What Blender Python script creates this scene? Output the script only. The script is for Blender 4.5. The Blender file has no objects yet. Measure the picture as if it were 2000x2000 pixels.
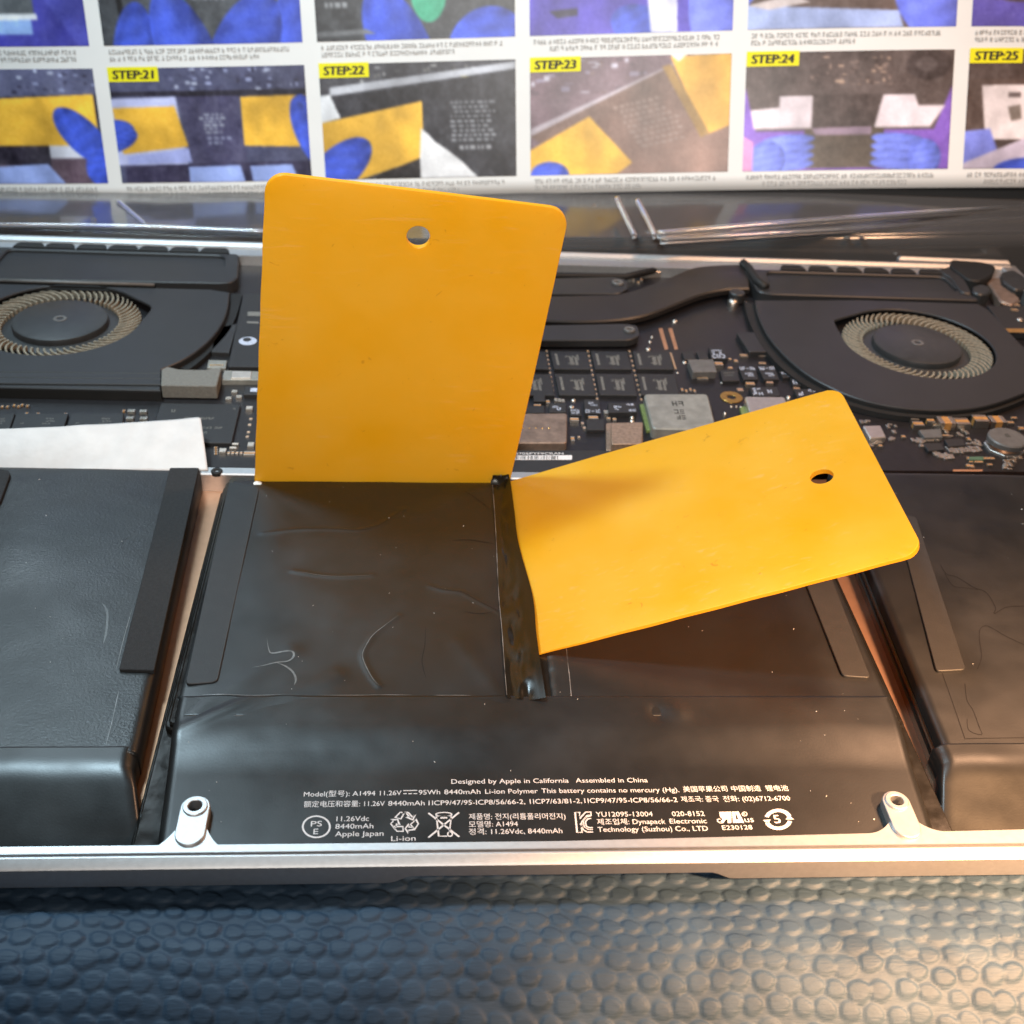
import bpy, math, random
import numpy as np
from mathutils import Vector, Matrix, Euler, noise
from mathutils.geometry import tessellate_polygon

# ------------------------------------------------------------------ camera, world, lamps (1 unit = 1 m, mm * S)
S = 0.001
scene = bpy.context.scene
CX = np.array([-23.374, -118.567, 151.070])          # survey of the camera position, mm in laptop coordinates
EUL = (0.958084, -0.056485, -0.058826)
FPX = 2205.906 / 0.966                               # focal length in pixels of the 2000 px photograph
cam = bpy.data.cameras.new('camera'); camo = bpy.data.objects.new('camera', cam)
scene.collection.objects.link(camo); scene.camera = camo
camo.location = Vector(CX) * S
camo.rotation_euler = Euler(EUL, 'XYZ')
cam.sensor_fit = 'HORIZONTAL'; cam.sensor_width = 36.0
cam.lens = 36.0 * FPX / 2000.0
cam.clip_start = 0.005; cam.clip_end = 20
cam.dof.use_dof = True; cam.dof.focus_distance = 0.222; cam.dof.aperture_fstop = 35
cam.dof.aperture_blades = 0

world = bpy.data.worlds.new('World'); scene.world = world; world.use_nodes = True
world.node_tree.nodes['Background'].inputs[0].default_value = (0.80, 0.76, 0.74, 1)
world.node_tree.nodes['Background'].inputs[1].default_value = 0.04

def aim(o, target):
    d = Vector(target) * S - o.location
    o.rotation_euler = d.to_track_quat('-Z', 'Y').to_euler()
def area_lamp(name, loc, target, sx, sy, power, col):
    l = bpy.data.lights.new(name, 'AREA'); l.shape = 'RECTANGLE'; l.size = sx * S; l.size_y = sy * S
    l.energy = power; l.color = col
    o = bpy.data.objects.new(name, l); scene.collection.objects.link(o); o.location = Vector(loc) * S; aim(o, target)
    return o
def spot_lamp(name, loc, target, cone, blend, radius, power, col):
    l = bpy.data.lights.new(name, 'SPOT'); l.spot_size = math.radians(cone); l.spot_blend = blend
    l.shadow_soft_size = radius * S; l.energy = power; l.color = col
    o = bpy.data.objects.new(name, l); scene.collection.objects.link(o); o.location = Vector(loc) * S; aim(o, target)
    return o
area_lamp('cool_desk_lamp', (-185, 182, 430), (-50, 80, 0), 60, 60, 2.6, (0.64, 0.87, 1.0))
area_lamp('window_glow', (-250, 440, 370), (-90, 60, 0), 80, 150, 0.42, (0.72, 0.90, 1.0))
spot_lamp('card_leaflet_fill', (-60, -300, 320), (0, 150, 70), 42, 0.8, 60, 13.5, (1.0, 0.94, 0.87))  # unseen fill added to brighten the upright card and leaflet, sparing the mat
spot_lamp('warm_shelf_lamp', (215, 165, 270), (120, 60, 0), 150, 1.0, 25, 3.6, (1.0, 0.56, 0.32))
spot_lamp('warm_desk_lamp', (185, -130, 175), (98, -24, -8), 45, 1.0, 14, 40.0, (1.0, 0.53, 0.25))
vs = scene.view_settings
vs.view_transform = 'Standard'; vs.look = 'None'; vs.exposure = -0.28; vs.gamma = 1.0; vs.use_curve_mapping = False
scene.cycles.max_bounces = 8; scene.cycles.transparent_max_bounces = 12
scene.cycles.caustics_reflective = False; scene.cycles.caustics_refractive = False
scene.cycles.sample_clamp_indirect = 4.0
scene.cycles.use_denoising = True

# ------------------------------------------------------------------ survey helpers: pixel of the photograph + known plane -> mm
RM = np.array(Euler(EUL, 'XYZ').to_matrix())
def ray(x, y): return RM @ np.array([(x - 1000) / FPX, -(y - 1000) / FPX, -1.0])
def at(x, y, z):
    d = ray(x, y); return Vector(CX + d * (z - CX[2]) / d[2])
class View:                                            # an enlarged view of the photograph
    def __init__(self, ox, oy, s): self.ox, self.oy, self.s = ox, oy, s
    def __call__(self, x, y, z): return at(self.ox + x / self.s, self.oy + y / self.s, z)
    def quad(self, pts, z): return [self(x, y, z).xy for x, y in pts]
V4 = View(0, 400, 3.45); V5 = View(960, 400, 3.45); V6 = View(1400, 400, 3.22); V7 = View(0, 880, 2.477)
V8 = View(460, 880, 2.841); VA = View(960, 880, 3.22); VB = View(1400, 880, 2.477)
VT1 = View(560, 1480, 3.715); VT2 = View(1060, 1480, 3.578)
VC = View(960, 680, 5.682); VD = View(1250, 600, 5.52); VE = View(1680, 400, 6.0375); VF = View(1640, 780, 5.3667)
VG = View(380, 880, 8.782)
rnd = random.Random(7)

# ------------------------------------------------------------------ materials
def new_mat(name):
    m = bpy.data.materials.new(name); m.use_nodes = True
    nt = m.node_tree; return m, nt, nt.nodes, nt.links, nt.nodes['Principled BSDF']
def mat(name, col, rough=0.5, metal=0.0, spec=0.5, var=0.0, vscale=300, bump=0.0, bscale=2000, bdist=0.0001,
        rvar=0.0, coat=0.0, stretch=None, detail=4, bump2=0.0, bscale2=60, b2dist=0.0008):
    m, nt, N, L, P = new_mat(name)
    P.inputs['Base Color'].default_value = (*col, 1); P.inputs['Roughness'].default_value = rough
    P.inputs['Metallic'].default_value = metal; P.inputs['Specular IOR Level'].default_value = spec
    if coat: P.inputs['Coat Weight'].default_value = coat; P.inputs['Coat Roughness'].default_value = 0.12
    tc = N.new('ShaderNodeTexCoord'); src = tc.outputs['Object']
    if stretch:
        mp = N.new('ShaderNodeMapping'); mp.inputs['Scale'].default_value = stretch
        L.new(src, mp.inputs['Vector']); src = mp.outputs['Vector']
    if var or rvar:
        n = N.new('ShaderNodeTexNoise'); n.inputs['Scale'].default_value = vscale; n.inputs['Detail'].default_value = detail
        L.new(src, n.inputs['Vector'])
        if var:
            mr = N.new('ShaderNodeMapRange'); mr.inputs[1].default_value = 0.3; mr.inputs[2].default_value = 0.7
            mr.inputs[3].default_value = 1 - var; mr.inputs[4].default_value = 1 + var
            L.new(n.outputs['Fac'], mr.inputs[0])
            mx = N.new('ShaderNodeVectorMath'); mx.operation = 'SCALE'; mx.inputs[0].default_value = col
            L.new(mr.outputs[0], mx.inputs['Scale']); L.new(mx.outputs[0], P.inputs['Base Color'])
        if rvar:
            mr = N.new('ShaderNodeMapRange'); mr.inputs[1].default_value = 0.3; mr.inputs[2].default_value = 0.7
            mr.inputs[3].default_value = max(0.02, rough - rvar); mr.inputs[4].default_value = rough + rvar
            L.new(n.outputs['Fac'], mr.inputs[0]); L.new(mr.outputs[0], P.inputs['Roughness'])
    last = None
    for (bs, sc, di) in ((bump2, bscale2, b2dist), (bump, bscale, bdist)):
        if not bs: continue
        n = N.new('ShaderNodeTexNoise'); n.inputs['Scale'].default_value = sc; n.inputs['Detail'].default_value = 3
        L.new(src, n.inputs['Vector'])
        b = N.new('ShaderNodeBump'); b.inputs['Strength'].default_value = bs; b.inputs['Distance'].default_value = di
        L.new(n.outputs['Fac'], b.inputs['Height'])
        if last: L.new(last, b.inputs['Normal'])
        last = b.outputs['Normal']
    if last: L.new(last, P.inputs['Normal'])
    return m
M = {}
M['alu'] = mat('bead_blasted_aluminium', (0.52, 0.52, 0.525), 0.52, 1.0, var=0.05, vscale=900, bump=0.35, bscale=5000, bdist=0.00006)
M['alu_floor'] = mat('warm_tinted_tray_aluminium', (0.52, 0.30, 0.19), 0.42, 1.0, var=0.05, vscale=500, bump=0.2, bscale=3000, bdist=0.00005)  # warm reflected light is painted into the aluminium's base colour
M['film'] = mat('black_battery_film', (0.009, 0.009, 0.009), 0.36, 0, 0.55, var=0.12, vscale=90, rvar=0.05, bump=0.22, bscale=3200, bdist=0.00004, bump2=0.10, bscale2=60, b2dist=0.0006)
M['film_rough'] = mat('black_battery_film_grained', (0.009, 0.009, 0.009), 0.36, 0, 0.55, var=0.12, vscale=90, rvar=0.08, bump=0.7, bscale=2100, bdist=0.00009, bump2=0.10, bscale2=50, b2dist=0.0006)
M['film_gloss'] = mat('glossy_black_film', (0.010, 0.009, 0.008), 0.16, 0, 0.5, rvar=0.06, vscale=300, bump2=0.15, bscale2=120, b2dist=0.0006)
M['film_tint'] = mat('glossy_smoky_film', (0.010, 0.008, 0.005), 0.22, 0, 0.5, var=0.15, vscale=60, rvar=0.04, bump2=0.03, bscale2=120, b2dist=0.0004)
M['foam'] = mat('black_foam', (0.024, 0.024, 0.025), 0.85, 0, 0.25, var=0.15, vscale=1500, bump=0.8, bscale=3500, bdist=0.00012)
M['foam_smooth'] = mat('black_foam_skin', (0.020, 0.020, 0.021), 0.55, 0, 0.4, var=0.1, vscale=400, bump=0.3, bscale=2500, bdist=0.00008)
M['plastic'] = mat('black_fan_plastic', (0.019, 0.019, 0.020), 0.46, 0, 0.5, var=0.1, vscale=120, bump=0.2, bscale=4000, bdist=0.00004)
M['plastic_dark'] = mat('black_rubber', (0.012, 0.012, 0.012), 0.6, 0, 0.35, var=0.15, vscale=200)
M['pipe'] = mat('black_heat_pipe', (0.014, 0.012, 0.011), 0.42, 0.0, 0.5, var=0.1, vscale=100)
M['pcb'] = mat('black_solder_mask', (0.009, 0.008, 0.009), 0.40, 0, 0.5, var=0.25, vscale=700, bump=0.5, bscale=1300, bdist=0.00006)
M['chip'] = mat('chip_resin', (0.018, 0.018, 0.019), 0.5, 0, 0.45, var=0.1, vscale=900)
M['chip_grey'] = mat('grey_chip_resin', (0.10, 0.095, 0.09), 0.45, 0, 0.5, var=0.15, vscale=600)
M['ink'] = mat('chip_marking', (0.16, 0.155, 0.14), 0.6, var=0.2, vscale=2500)
M['ink_blue'] = mat('white_chip_marking', (0.42, 0.46, 0.56), 0.6, var=0.3, vscale=2500)
M['ink_dark'] = mat('dark_chip_marking', (0.05, 0.05, 0.045), 0.6)
M['solder'] = mat('tinned_solder', (0.52, 0.48, 0.43), 0.40, 1.0, bump=0.3, bscale=2500, bdist=0.0001)
M['gold'] = mat('gold_plating', (0.80, 0.46, 0.12), 0.3, 1.0, var=0.1, vscale=800)
M['copper'] = mat('bare_copper_trace', (0.62, 0.34, 0.20), 0.45, 0.8, var=0.15, vscale=600)
M['ceramic'] = mat('tan_ceramic', (0.42, 0.20, 0.06), 0.45, 0, 0.5, var=0.2, vscale=700)
M['inductor'] = mat('grey_inductor', (0.26, 0.26, 0.235), 0.42, 0.35, 0.5, var=0.18, vscale=350, bump=0.2, bscale=1500, bdist=0.0001)
M['tan_metal'] = mat('brushed_bronze_can', (0.50, 0.36, 0.26), 0.42, 0.85, var=0.2, vscale=1200, bump=0.6, bscale=2500, bdist=0.0001)
M['brown_chip'] = mat('brown_metal_can', (0.26, 0.19, 0.15), 0.45, 0.6, var=0.25, vscale=450)
M['silver_can'] = mat('silver_can', (0.72, 0.66, 0.60), 0.35, 0.9, var=0.08, vscale=700)
M['green'] = mat('green_epoxy', (0.15, 0.19, 0.06), 0.4, var=0.2, vscale=900)
M['green_dark'] = mat('green_component', (0.07, 0.13, 0.08), 0.4, var=0.2, vscale=900)
M['blades'] = mat('dusty_fan_blade', (0.24, 0.21, 0.16), 0.85, 0, 0.2, var=0.35, vscale=900, bump=0.8, bscale=2500, bdist=0.0002)
M['impeller'] = mat('grey_fan_plastic', (0.028, 0.029, 0.030), 0.4, 0, 0.5, var=0.15, vscale=400)
M['foam_grey'] = mat('grey_foam', (0.16, 0.155, 0.14), 0.9, 0, 0.2, var=0.12, vscale=1500, bump=0.6, bscale=3000, bdist=0.0002)
M['paper'] = mat('leaflet_paper', (0.82, 0.81, 0.79), 0.5, 0, 0.35, var=0.02, vscale=60)
M['white'] = mat('white_liner', (0.58, 0.55, 0.53), 0.6, 0, 0.3, var=0.06, vscale=220, bump2=0.5, bscale2=160, b2dist=0.0008)
M['print'] = mat('white_print', (0.62, 0.60, 0.60), 0.5, 0, 0.3, var=0.08, vscale=2000)
M['tag'] = mat('yellow_print', (0.86, 0.78, 0.01), 0.5, 0, 0.3)
M['black_ink'] = mat('black_print', (0.02, 0.02, 0.02), 0.5, 0, 0.3)
M['caption'] = mat('grey_print', (0.36, 0.35, 0.34), 0.6, 0, 0.3)
M['crease'] = mat('crease_whitening_glint', (0.12, 0.125, 0.125), 0.45, 0, 0.5, var=0.35, vscale=900)  # pale tone paints fold glints together with stress whitening
M['crease_dark'] = mat('dark_crease', (0.006, 0.005, 0.005), 0.5, 0, 0.3)
M['edge'] = mat('painted_edge_glint', (0.17, 0.17, 0.17), 0.3, 0.3, 0.5, var=0.8, vscale=260)  # pale tone stands in for light glinting on film edges
M['lint'] = mat('dust', (0.62, 0.60, 0.57), 0.8, 0, 0.2)
M['table'] = mat('dark_table', (0.024, 0.017, 0.013), 0.5, 0, 0.4, var=0.2, vscale=20)
M['mark'] = mat('white_round_label', (0.75, 0.70, 0.66), 0.6)

def mat_card():
    m, nt, N, L, P = new_mat('yellow_plastic')
    tc = N.new('ShaderNodeTexCoord')
    n = N.new('ShaderNodeTexNoise'); n.inputs['Scale'].default_value = 55; n.inputs['Detail'].default_value = 5
    L.new(tc.outputs['Object'], n.inputs['Vector'])
    cr = N.new('ShaderNodeValToRGB'); cr.color_ramp.elements[0].position = 0.3; cr.color_ramp.elements[1].position = 0.72
    cr.color_ramp.elements[0].color = (0.87, 0.52, 0.014, 1); cr.color_ramp.elements[1].color = (0.89, 0.59, 0.055, 1)
    L.new(n.outputs['Fac'], cr.inputs[0])
    # small dark scuffs and specks
    v = N.new('ShaderNodeTexNoise'); v.inputs['Scale'].default_value = 330; v.inputs['Detail'].default_value = 3; v.inputs['Distortion'].default_value = 1.5
    L.new(tc.outputs['Object'], v.inputs['Vector'])
    r2 = N.new('ShaderNodeMapRange'); r2.inputs[1].default_value = 0.70; r2.inputs[2].default_value = 0.76
    L.new(v.outputs['Fac'], r2.inputs[0])
    mx = N.new('ShaderNodeMixRGB'); mx.inputs[2].default_value = (0.35, 0.17, 0.02, 1)
    ml = N.new('ShaderNodeMath'); ml.operation = 'MULTIPLY'; ml.inputs[1].default_value = 0.55
    L.new(r2.outputs[0], ml.inputs[0]); L.new(ml.outputs[0], mx.inputs[0]); L.new(cr.outputs[0], mx.inputs[1])
    L.new(mx.outputs[0], P.inputs['Base Color'])
    # pale rubbed scratches, long and thin
    mp = N.new('ShaderNodeMapping'); mp.inputs['Rotation'].default_value = (0.3, 0.5, 0.7); mp.inputs['Scale'].default_value = (1, 9, 9)
    L.new(tc.outputs['Object'], mp.inputs['Vector'])
    sc = N.new('ShaderNodeTexNoise'); sc.inputs['Scale'].default_value = 110; sc.inputs['Detail'].default_value = 6; sc.inputs['Distortion'].default_value = 0.6
    L.new(mp.outputs[0], sc.inputs['Vector'])
    r3 = N.new('ShaderNodeMapRange'); r3.inputs[1].default_value = 0.60; r3.inputs[2].default_value = 0.72; r3.inputs[4].default_value = 0.35
    L.new(sc.outputs['Fac'], r3.inputs[0])
    lg = N.new('ShaderNodeTexNoise'); lg.inputs['Scale'].default_value = 28; L.new(tc.outputs['Object'], lg.inputs['Vector'])
    r4 = N.new('ShaderNodeMapRange'); r4.inputs[1].default_value = 0.45; r4.inputs[2].default_value = 0.65; L.new(lg.outputs['Fac'], r4.inputs[0])
    m4 = N.new('ShaderNodeMath'); m4.operation = 'MULTIPLY'; L.new(r3.outputs[0], m4.inputs[0]); L.new(r4.outputs[0], m4.inputs[1])
    mx2 = N.new('ShaderNodeMixRGB'); mx2.inputs[2].default_value = (0.92, 0.70, 0.28, 1)
    L.new(m4.outputs[0], mx2.inputs[0]); L.new(mx.outputs[0], mx2.inputs[1]); L.new(mx2.outputs[0], P.inputs['Base Color'])
    P.inputs['Roughness'].default_value = 0.36; P.inputs['Specular IOR Level'].default_value = 0.4
    rr = N.new('ShaderNodeMapRange'); rr.inputs[1].default_value = 0.3; rr.inputs[2].default_value = 0.7; rr.inputs[3].default_value = 0.30; rr.inputs[4].default_value = 0.44
    L.new(n.outputs['Fac'], rr.inputs[0]); L.new(rr.outputs[0], P.inputs['Roughness'])
    n2 = N.new('ShaderNodeTexNoise'); n2.inputs['Scale'].default_value = 90; n2.inputs['Detail'].default_value = 4
    L.new(tc.outputs['Object'], n2.inputs['Vector'])
    b = N.new('ShaderNodeBump'); b.inputs['Strength'].default_value = 0.12; b.inputs['Distance'].default_value = 0.0006
    L.new(n2.outputs['Fac'], b.inputs['Height']); L.new(b.outputs[0], P.inputs['Normal'])
    t = N.new('ShaderNodeBsdfTranslucent'); t.inputs[0].default_value = (1.0, 0.54, 0.01, 1)
    ms = N.new('ShaderNodeMixShader'); ms.inputs[0].default_value = 0.50
    L.new(P.outputs[0], ms.inputs[1]); L.new(t.outputs[0], ms.inputs[2])
    L.new(ms.outputs[0], N['Material Output'].inputs[0])
    return m
M['card'] = mat_card()
def mat_clear():
    m, nt, N, L, P = new_mat('clear_plastic')
    P.inputs['Base Color'].default_value = (0.97, 0.97, 0.98, 1); P.inputs['Roughness'].default_value = 0.12
    P.inputs['IOR'].default_value = 1.5; P.inputs['Transmission Weight'].default_value = 1.0
    tc = N.new('ShaderNodeTexCoord'); n = N.new('ShaderNodeTexNoise'); n.inputs['Scale'].default_value = 25
    L.new(tc.outputs['Object'], n.inputs['Vector'])
    b = N.new('ShaderNodeBump'); b.inputs['Strength'].default_value = 0.3; b.inputs['Distance'].default_value = 0.002
    L.new(n.outputs['Fac'], b.inputs['Height']); L.new(b.outputs[0], P.inputs['Normal'])
    df = N.new('ShaderNodeBsdfDiffuse'); df.inputs[0].default_value = (0.62, 0.60, 0.60, 1)
    ms = N.new('ShaderNodeMixShader'); ms.inputs[0].default_value = 0.08
    L.new(P.outputs[0], ms.inputs[1]); L.new(df.outputs[0], ms.inputs[2]); L.new(ms.outputs[0], N['Material Output'].inputs[0])
    return m
M['clear'] = mat_clear()
def mat_mat():
    m, nt, N, L, P = new_mat('embossed_blue_leather')
    tc = N.new('ShaderNodeTexCoord')
    n = N.new('ShaderNodeTexNoise'); n.inputs['Scale'].default_value = 120; n.inputs['Detail'].default_value = 5
    L.new(tc.outputs['Object'], n.inputs['Vector'])
    cr = N.new('ShaderNodeValToRGB'); cr.color_ramp.elements[0].position = 0.32; cr.color_ramp.elements[1].position = 0.7
    cr.color_ramp.elements[0].color = (0.021, 0.041, 0.070, 1); cr.color_ramp.elements[1].color = (0.038, 0.067, 0.106, 1)
    L.new(n.outputs['Fac'], cr.inputs[0]); L.new(cr.outputs[0], P.inputs['Base Color'])
    P.inputs['Roughness'].default_value = 0.58; P.inputs['Specular IOR Level'].default_value = 0.25
    mp = N.new('ShaderNodeMapping'); mp.inputs['Scale'].default_value = (0.22, 1, 1)
    L.new(tc.outputs['Object'], mp.inputs['Vector'])
    f = N.new('ShaderNodeTexNoise'); f.inputs['Scale'].default_value = 2000; f.inputs['Detail'].default_value = 3
    L.new(mp.outputs[0], f.inputs['Vector'])
    b = N.new('ShaderNodeBump'); b.inputs['Strength'].default_value = 0.5; b.inputs['Distance'].default_value = 0.0002
    L.new(f.outputs['Fac'], b.inputs['Height']); L.new(b.outputs[0], P.inputs['Normal'])
    return m
M['leather'] = mat_mat()
def mat_photo():
    m, nt, N, L, P = new_mat('printed_picture')
    a = N.new('ShaderNodeVertexColor'); a.layer_name = 'ink'
    L.new(a.outputs[0], P.inputs['Base Color']); P.inputs['Roughness'].default_value = 0.38; P.inputs['Specular IOR Level'].default_value = 0.4
    return m
M['photo'] = mat_photo()

# ------------------------------------------------------------------ object helpers
COL = scene.collection
def tag(o, label=None, cat=None, group=None, kind=None):
    if label: o['label'] = label
    if cat: o['category'] = cat
    if group: o['group'] = group
    if kind: o['kind'] = kind
    return o
ROOT = {}
def thing(name, loc, label, cat, group=None):
    o = bpy.data.objects.new(name, None); COL.objects.link(o); o.location = Vector(loc) * S
    o.empty_display_size = 0.01; ROOT[o.name] = Vector(loc)
    return tag(o, label, cat, group)
def origin_of(o):
    r = Vector((0, 0, 0))
    while o is not None: r = r + o.location; o = o.parent
    return r
def link(name, me, parent=None, loc=None):
    o = bpy.data.objects.new(name, me); COL.objects.link(o); o.parent = parent
    if loc is not None: o.location = loc
    return o
def mesh(name, verts, faces, material, parent=None, smooth=False, kind=None, loc=None):
    """verts in mm, world coordinates"""
    off = origin_of(parent) if parent is not None else Vector((0, 0, 0))
    if parent is None and loc is not None: off = Vector(loc) * S
    me = bpy.data.meshes.new(name)
    me.from_pydata([tuple(Vector(v) * S - off) for v in verts], [], faces); me.update()
    if smooth: me.polygons.foreach_set('use_smooth', [True] * len(me.polygons))
    me.materials.append(material)
    o = link(name, me, parent)
    if parent is None and loc is not None: o.location = off
    if kind: o['kind'] = kind
    return o
def offset_poly(pts, d):
    n = len(pts); out = []
    ar = sum(pts[i][0] * pts[(i + 1) % n][1] - pts[(i + 1) % n][0] * pts[i][1] for i in range(n))
    sg = 1 if ar > 0 else -1
    for i in range(n):
        a, b, c = Vector(pts[i - 1]), Vector(pts[i]), Vector(pts[(i + 1) % n])
        e1 = (b - a); e2 = (c - b)
        if e1.length < 1e-9 or e2.length < 1e-9: out.append(tuple(b)); continue
        e1.normalize(); e2.normalize()
        n1 = Vector((-e1.y, e1.x)) * sg; n2 = Vector((-e2.y, e2.x)) * sg
        k = n1 + n2
        if k.length < 1e-6: k = n1
        k = k / max(0.35, (1 + n1.dot(n2)))
        out.append(tuple(b + k * d))
    return out
def prism_data(outer, z0, z1, holes=(), ch=0.0):
    """extruded outline (mm) with a chamfered top edge and real holes; z0/z1 may be functions of (x,y)"""
    f0 = z0 if callable(z0) else (lambda x, y: z0); f1 = z1 if callable(z1) else (lambda x, y: z1)
    V, F = [], []
    def ring(pts, f, dz=0):
        i = len(V); V.extend([(p[0], p[1], f(p[0], p[1]) + dz) for p in pts]); return list(range(i, i + len(pts)))
    def wall(a, b, flip):
        n = len(a)
        for i in range(n):
            q = (a[i], a[(i + 1) % n], b[(i + 1) % n], b[i]); F.append(q[::-1] if flip else q)
    def ccw(p):
        s = sum(p[i][0] * p[(i + 1) % len(p)][1] - p[(i + 1) % len(p)][0] * p[i][1] for i in range(len(p)))
        return [tuple(q[:2]) for q in p] if s > 0 else [tuple(q[:2]) for q in p][::-1]
    outer = ccw(outer); holes = [ccw(h) for h in holes]
    bot = ring(outer, f0); mid = ring(outer, f1, -ch); wall(bot, mid, False)
    if ch > 0:
        ins = offset_poly(outer, ch); top = ring(ins, f1); wall(mid, top, False)
    else: ins = outer; top = mid
    caps = [ins]; ids = [top]; capb = [outer]; idb = [bot]
    for h in holes:
        hb = ring(h, f0); hm = ring(h, f1, -ch); wall(hb, hm, True)
        if ch > 0:
            hi = offset_poly(h, -ch); ht = ring(hi, f1); wall(hm, ht, True)
        else: hi = h; ht = hm
        caps.append(hi); ids.append(ht); capb.append(h); idb.append(hb)
    for cp, idl, flip in ((caps, ids, False), (capb, idb, True)):
        flat = [i for l in idl for i in l]
        pl = [p for l in cp for p in l]
        if not holes:
            q = tuple(flat)
            if len(q) <= 4: F.append(q if not flip else q[::-1]); continue
        for t in tessellate_polygon([[Vector((p[0], p[1], 0)) for p in l] for l in cp]):
            a, b, c = (pl[i] for i in t)
            s = (b[0] - a[0]) * (c[1] - a[1]) - (c[0] - a[0]) * (b[1] - a[1])
            t = t if (s > 0) != flip else t[::-1]
            F.append(tuple(flat[i] for i in t))
    return V, F
def prism(name, outer, z0, z1, material, parent=None, holes=(), ch=0.0, **k):
    V, F = prism_data(outer, z0, z1, holes, ch); return mesh(name, V, F, material, parent, **k)
def circle(cx, cy, r, n=32, a0=0, a1=None):
    a1 = a0 + 2 * math.pi if a1 is None else a1
    return [(cx + r * math.cos(a0 + (a1 - a0) * i / n), cy + r * math.sin(a0 + (a1 - a0) * i / n)) for i in range(n)]
def rrect(x0, y0, x1, y1, r, n=6):
    P = []
    for cx, cy, a in ((x1 - r, y1 - r, 0), (x0 + r, y1 - r, 90), (x0 + r, y0 + r, 180), (x1 - r, y0 + r, 270)):
        for i in range(n + 1):
            t = math.radians(a + 90 * i / n); P.append((cx + r * math.cos(t), cy + r * math.sin(t)))
    return P
def round_poly(pts, r, n=4):
    """round the corners of a polygon"""
    out = []; m = len(pts)
    for i in range(m):
        a, b, c = Vector(pts[i - 1][:2]), Vector(pts[i][:2]), Vector(pts[(i + 1) % m][:2])
        ra = min(r, (a - b).length * 0.45, (c - b).length * 0.45)
        p = b + (a - b).normalized() * ra; q = b + (c - b).normalized() * ra
        for k in range(n + 1):
            t = k / n; out.append(tuple(p * (1 - t) ** 2 + b * 2 * t * (1 - t) + q * t * t))
    return out
def smooth_line(pts, n=8, closed=False):
    """Catmull-Rom through points"""
    P = [Vector(p) for p in pts]; out = []; m = len(P)
    for i in range(m if closed else m - 1):
        p0 = P[(i - 1) % m] if closed or i > 0 else P[i]; p1 = P[i]; p2 = P[(i + 1) % m]
        p3 = P[(i + 2) % m] if closed or i < m - 2 else P[(i + 1) % m]
        for k in range(n):
            t = k / n
            out.append(0.5 * ((2 * p1) + (p2 - p0) * t + (2 * p0 - 5 * p1 + 4 * p2 - p3) * t * t + (3 * p1 - p0 - 3 * p2 + p3) * t ** 3))
    if not closed: out.append(P[-1])
    return out
def tube_data(pts, r, n=8):
    V, F = [], []; P = [Vector(p) for p in pts]
    for i, p in enumerate(P):
        t = (P[min(i + 1, len(P) - 1)] - P[max(i - 1, 0)]).normalized()
        u = t.cross(Vector((0, 0, 1)));
        if u.length < 1e-3: u = t.cross(Vector((1, 0, 0)))
        u.normalize(); w = u.cross(t)
        rr = r(i / (len(P) - 1)) if callable(r) else r
        for k in range(n):
            a = 2 * math.pi * k / n; V.append(tuple(p + (u * math.cos(a) + w * math.sin(a)) * rr))
    for i in range(len(P) - 1):
        for k in range(n): F.append((i * n + k, i * n + (k + 1) % n, (i + 1) * n + (k + 1) % n, (i + 1) * n + k))
    F.append(tuple(range(n))[::-1]); F.append(tuple(range((len(P) - 1) * n, len(P) * n)))
    return V, F
def tube(name, pts, r, material, parent=None, n=8, **k):
    V, F = tube_data(pts, r, n); return mesh(name, V, F, material, parent, smooth=True, **k)
def grid(name, nx, ny, fn, material, parent=None, skirt=None, smooth=True, flat_skirt=True, **k):
    """fn(u,v)->(x,y,z) for u,v in 0..1; optional skirt down to z"""
    V = [fn(i / nx, j / ny) for j in range(ny + 1) for i in range(nx + 1)]
    F = [(j * (nx + 1) + i, j * (nx + 1) + i + 1, (j + 1) * (nx + 1) + i + 1, (j + 1) * (nx + 1) + i) for j in range(ny) for i in range(nx)]
    if skirt is not None:
        b = [i for i in range(nx + 1)] + [j * (nx + 1) + nx for j in range(1, ny + 1)] + [ny * (nx + 1) + i for i in range(nx - 1, -1, -1)] + [j * (nx + 1) for j in range(ny - 1, 0, -1)]
        o = len(V); V += [(V[i][0], V[i][1], skirt) for i in b]; n = len(b)
        F += [(b[(i + 1) % n], b[i], o + i, o + (i + 1) % n) for i in range(n)]
    return mesh(name, V, F, material, parent, smooth=smooth, **k)
def nz(x, y, s, seed=0.0): return noise.noise(Vector((x * s + seed, y * s - seed * 1.7, seed)))
def shade_auto(o, ang=35):
    """flat faces stay flat, rounded ones smooth"""
    me = o.data; me.polygons.foreach_set('use_smooth', [True] * len(me.polygons))
    try: me.set_sharp_from_angle(angle=math.radians(ang))
    except Exception: pass
    return o

# ------------------------------------------------------------------ setting: table and embossed leather mat
tag(mesh('table', [(-900, -400, -21), (900, -400, -21), (900, 900, -21), (-900, 900, -21)], [(0, 1, 2, 3)], M['table']), kind='structure')

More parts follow.
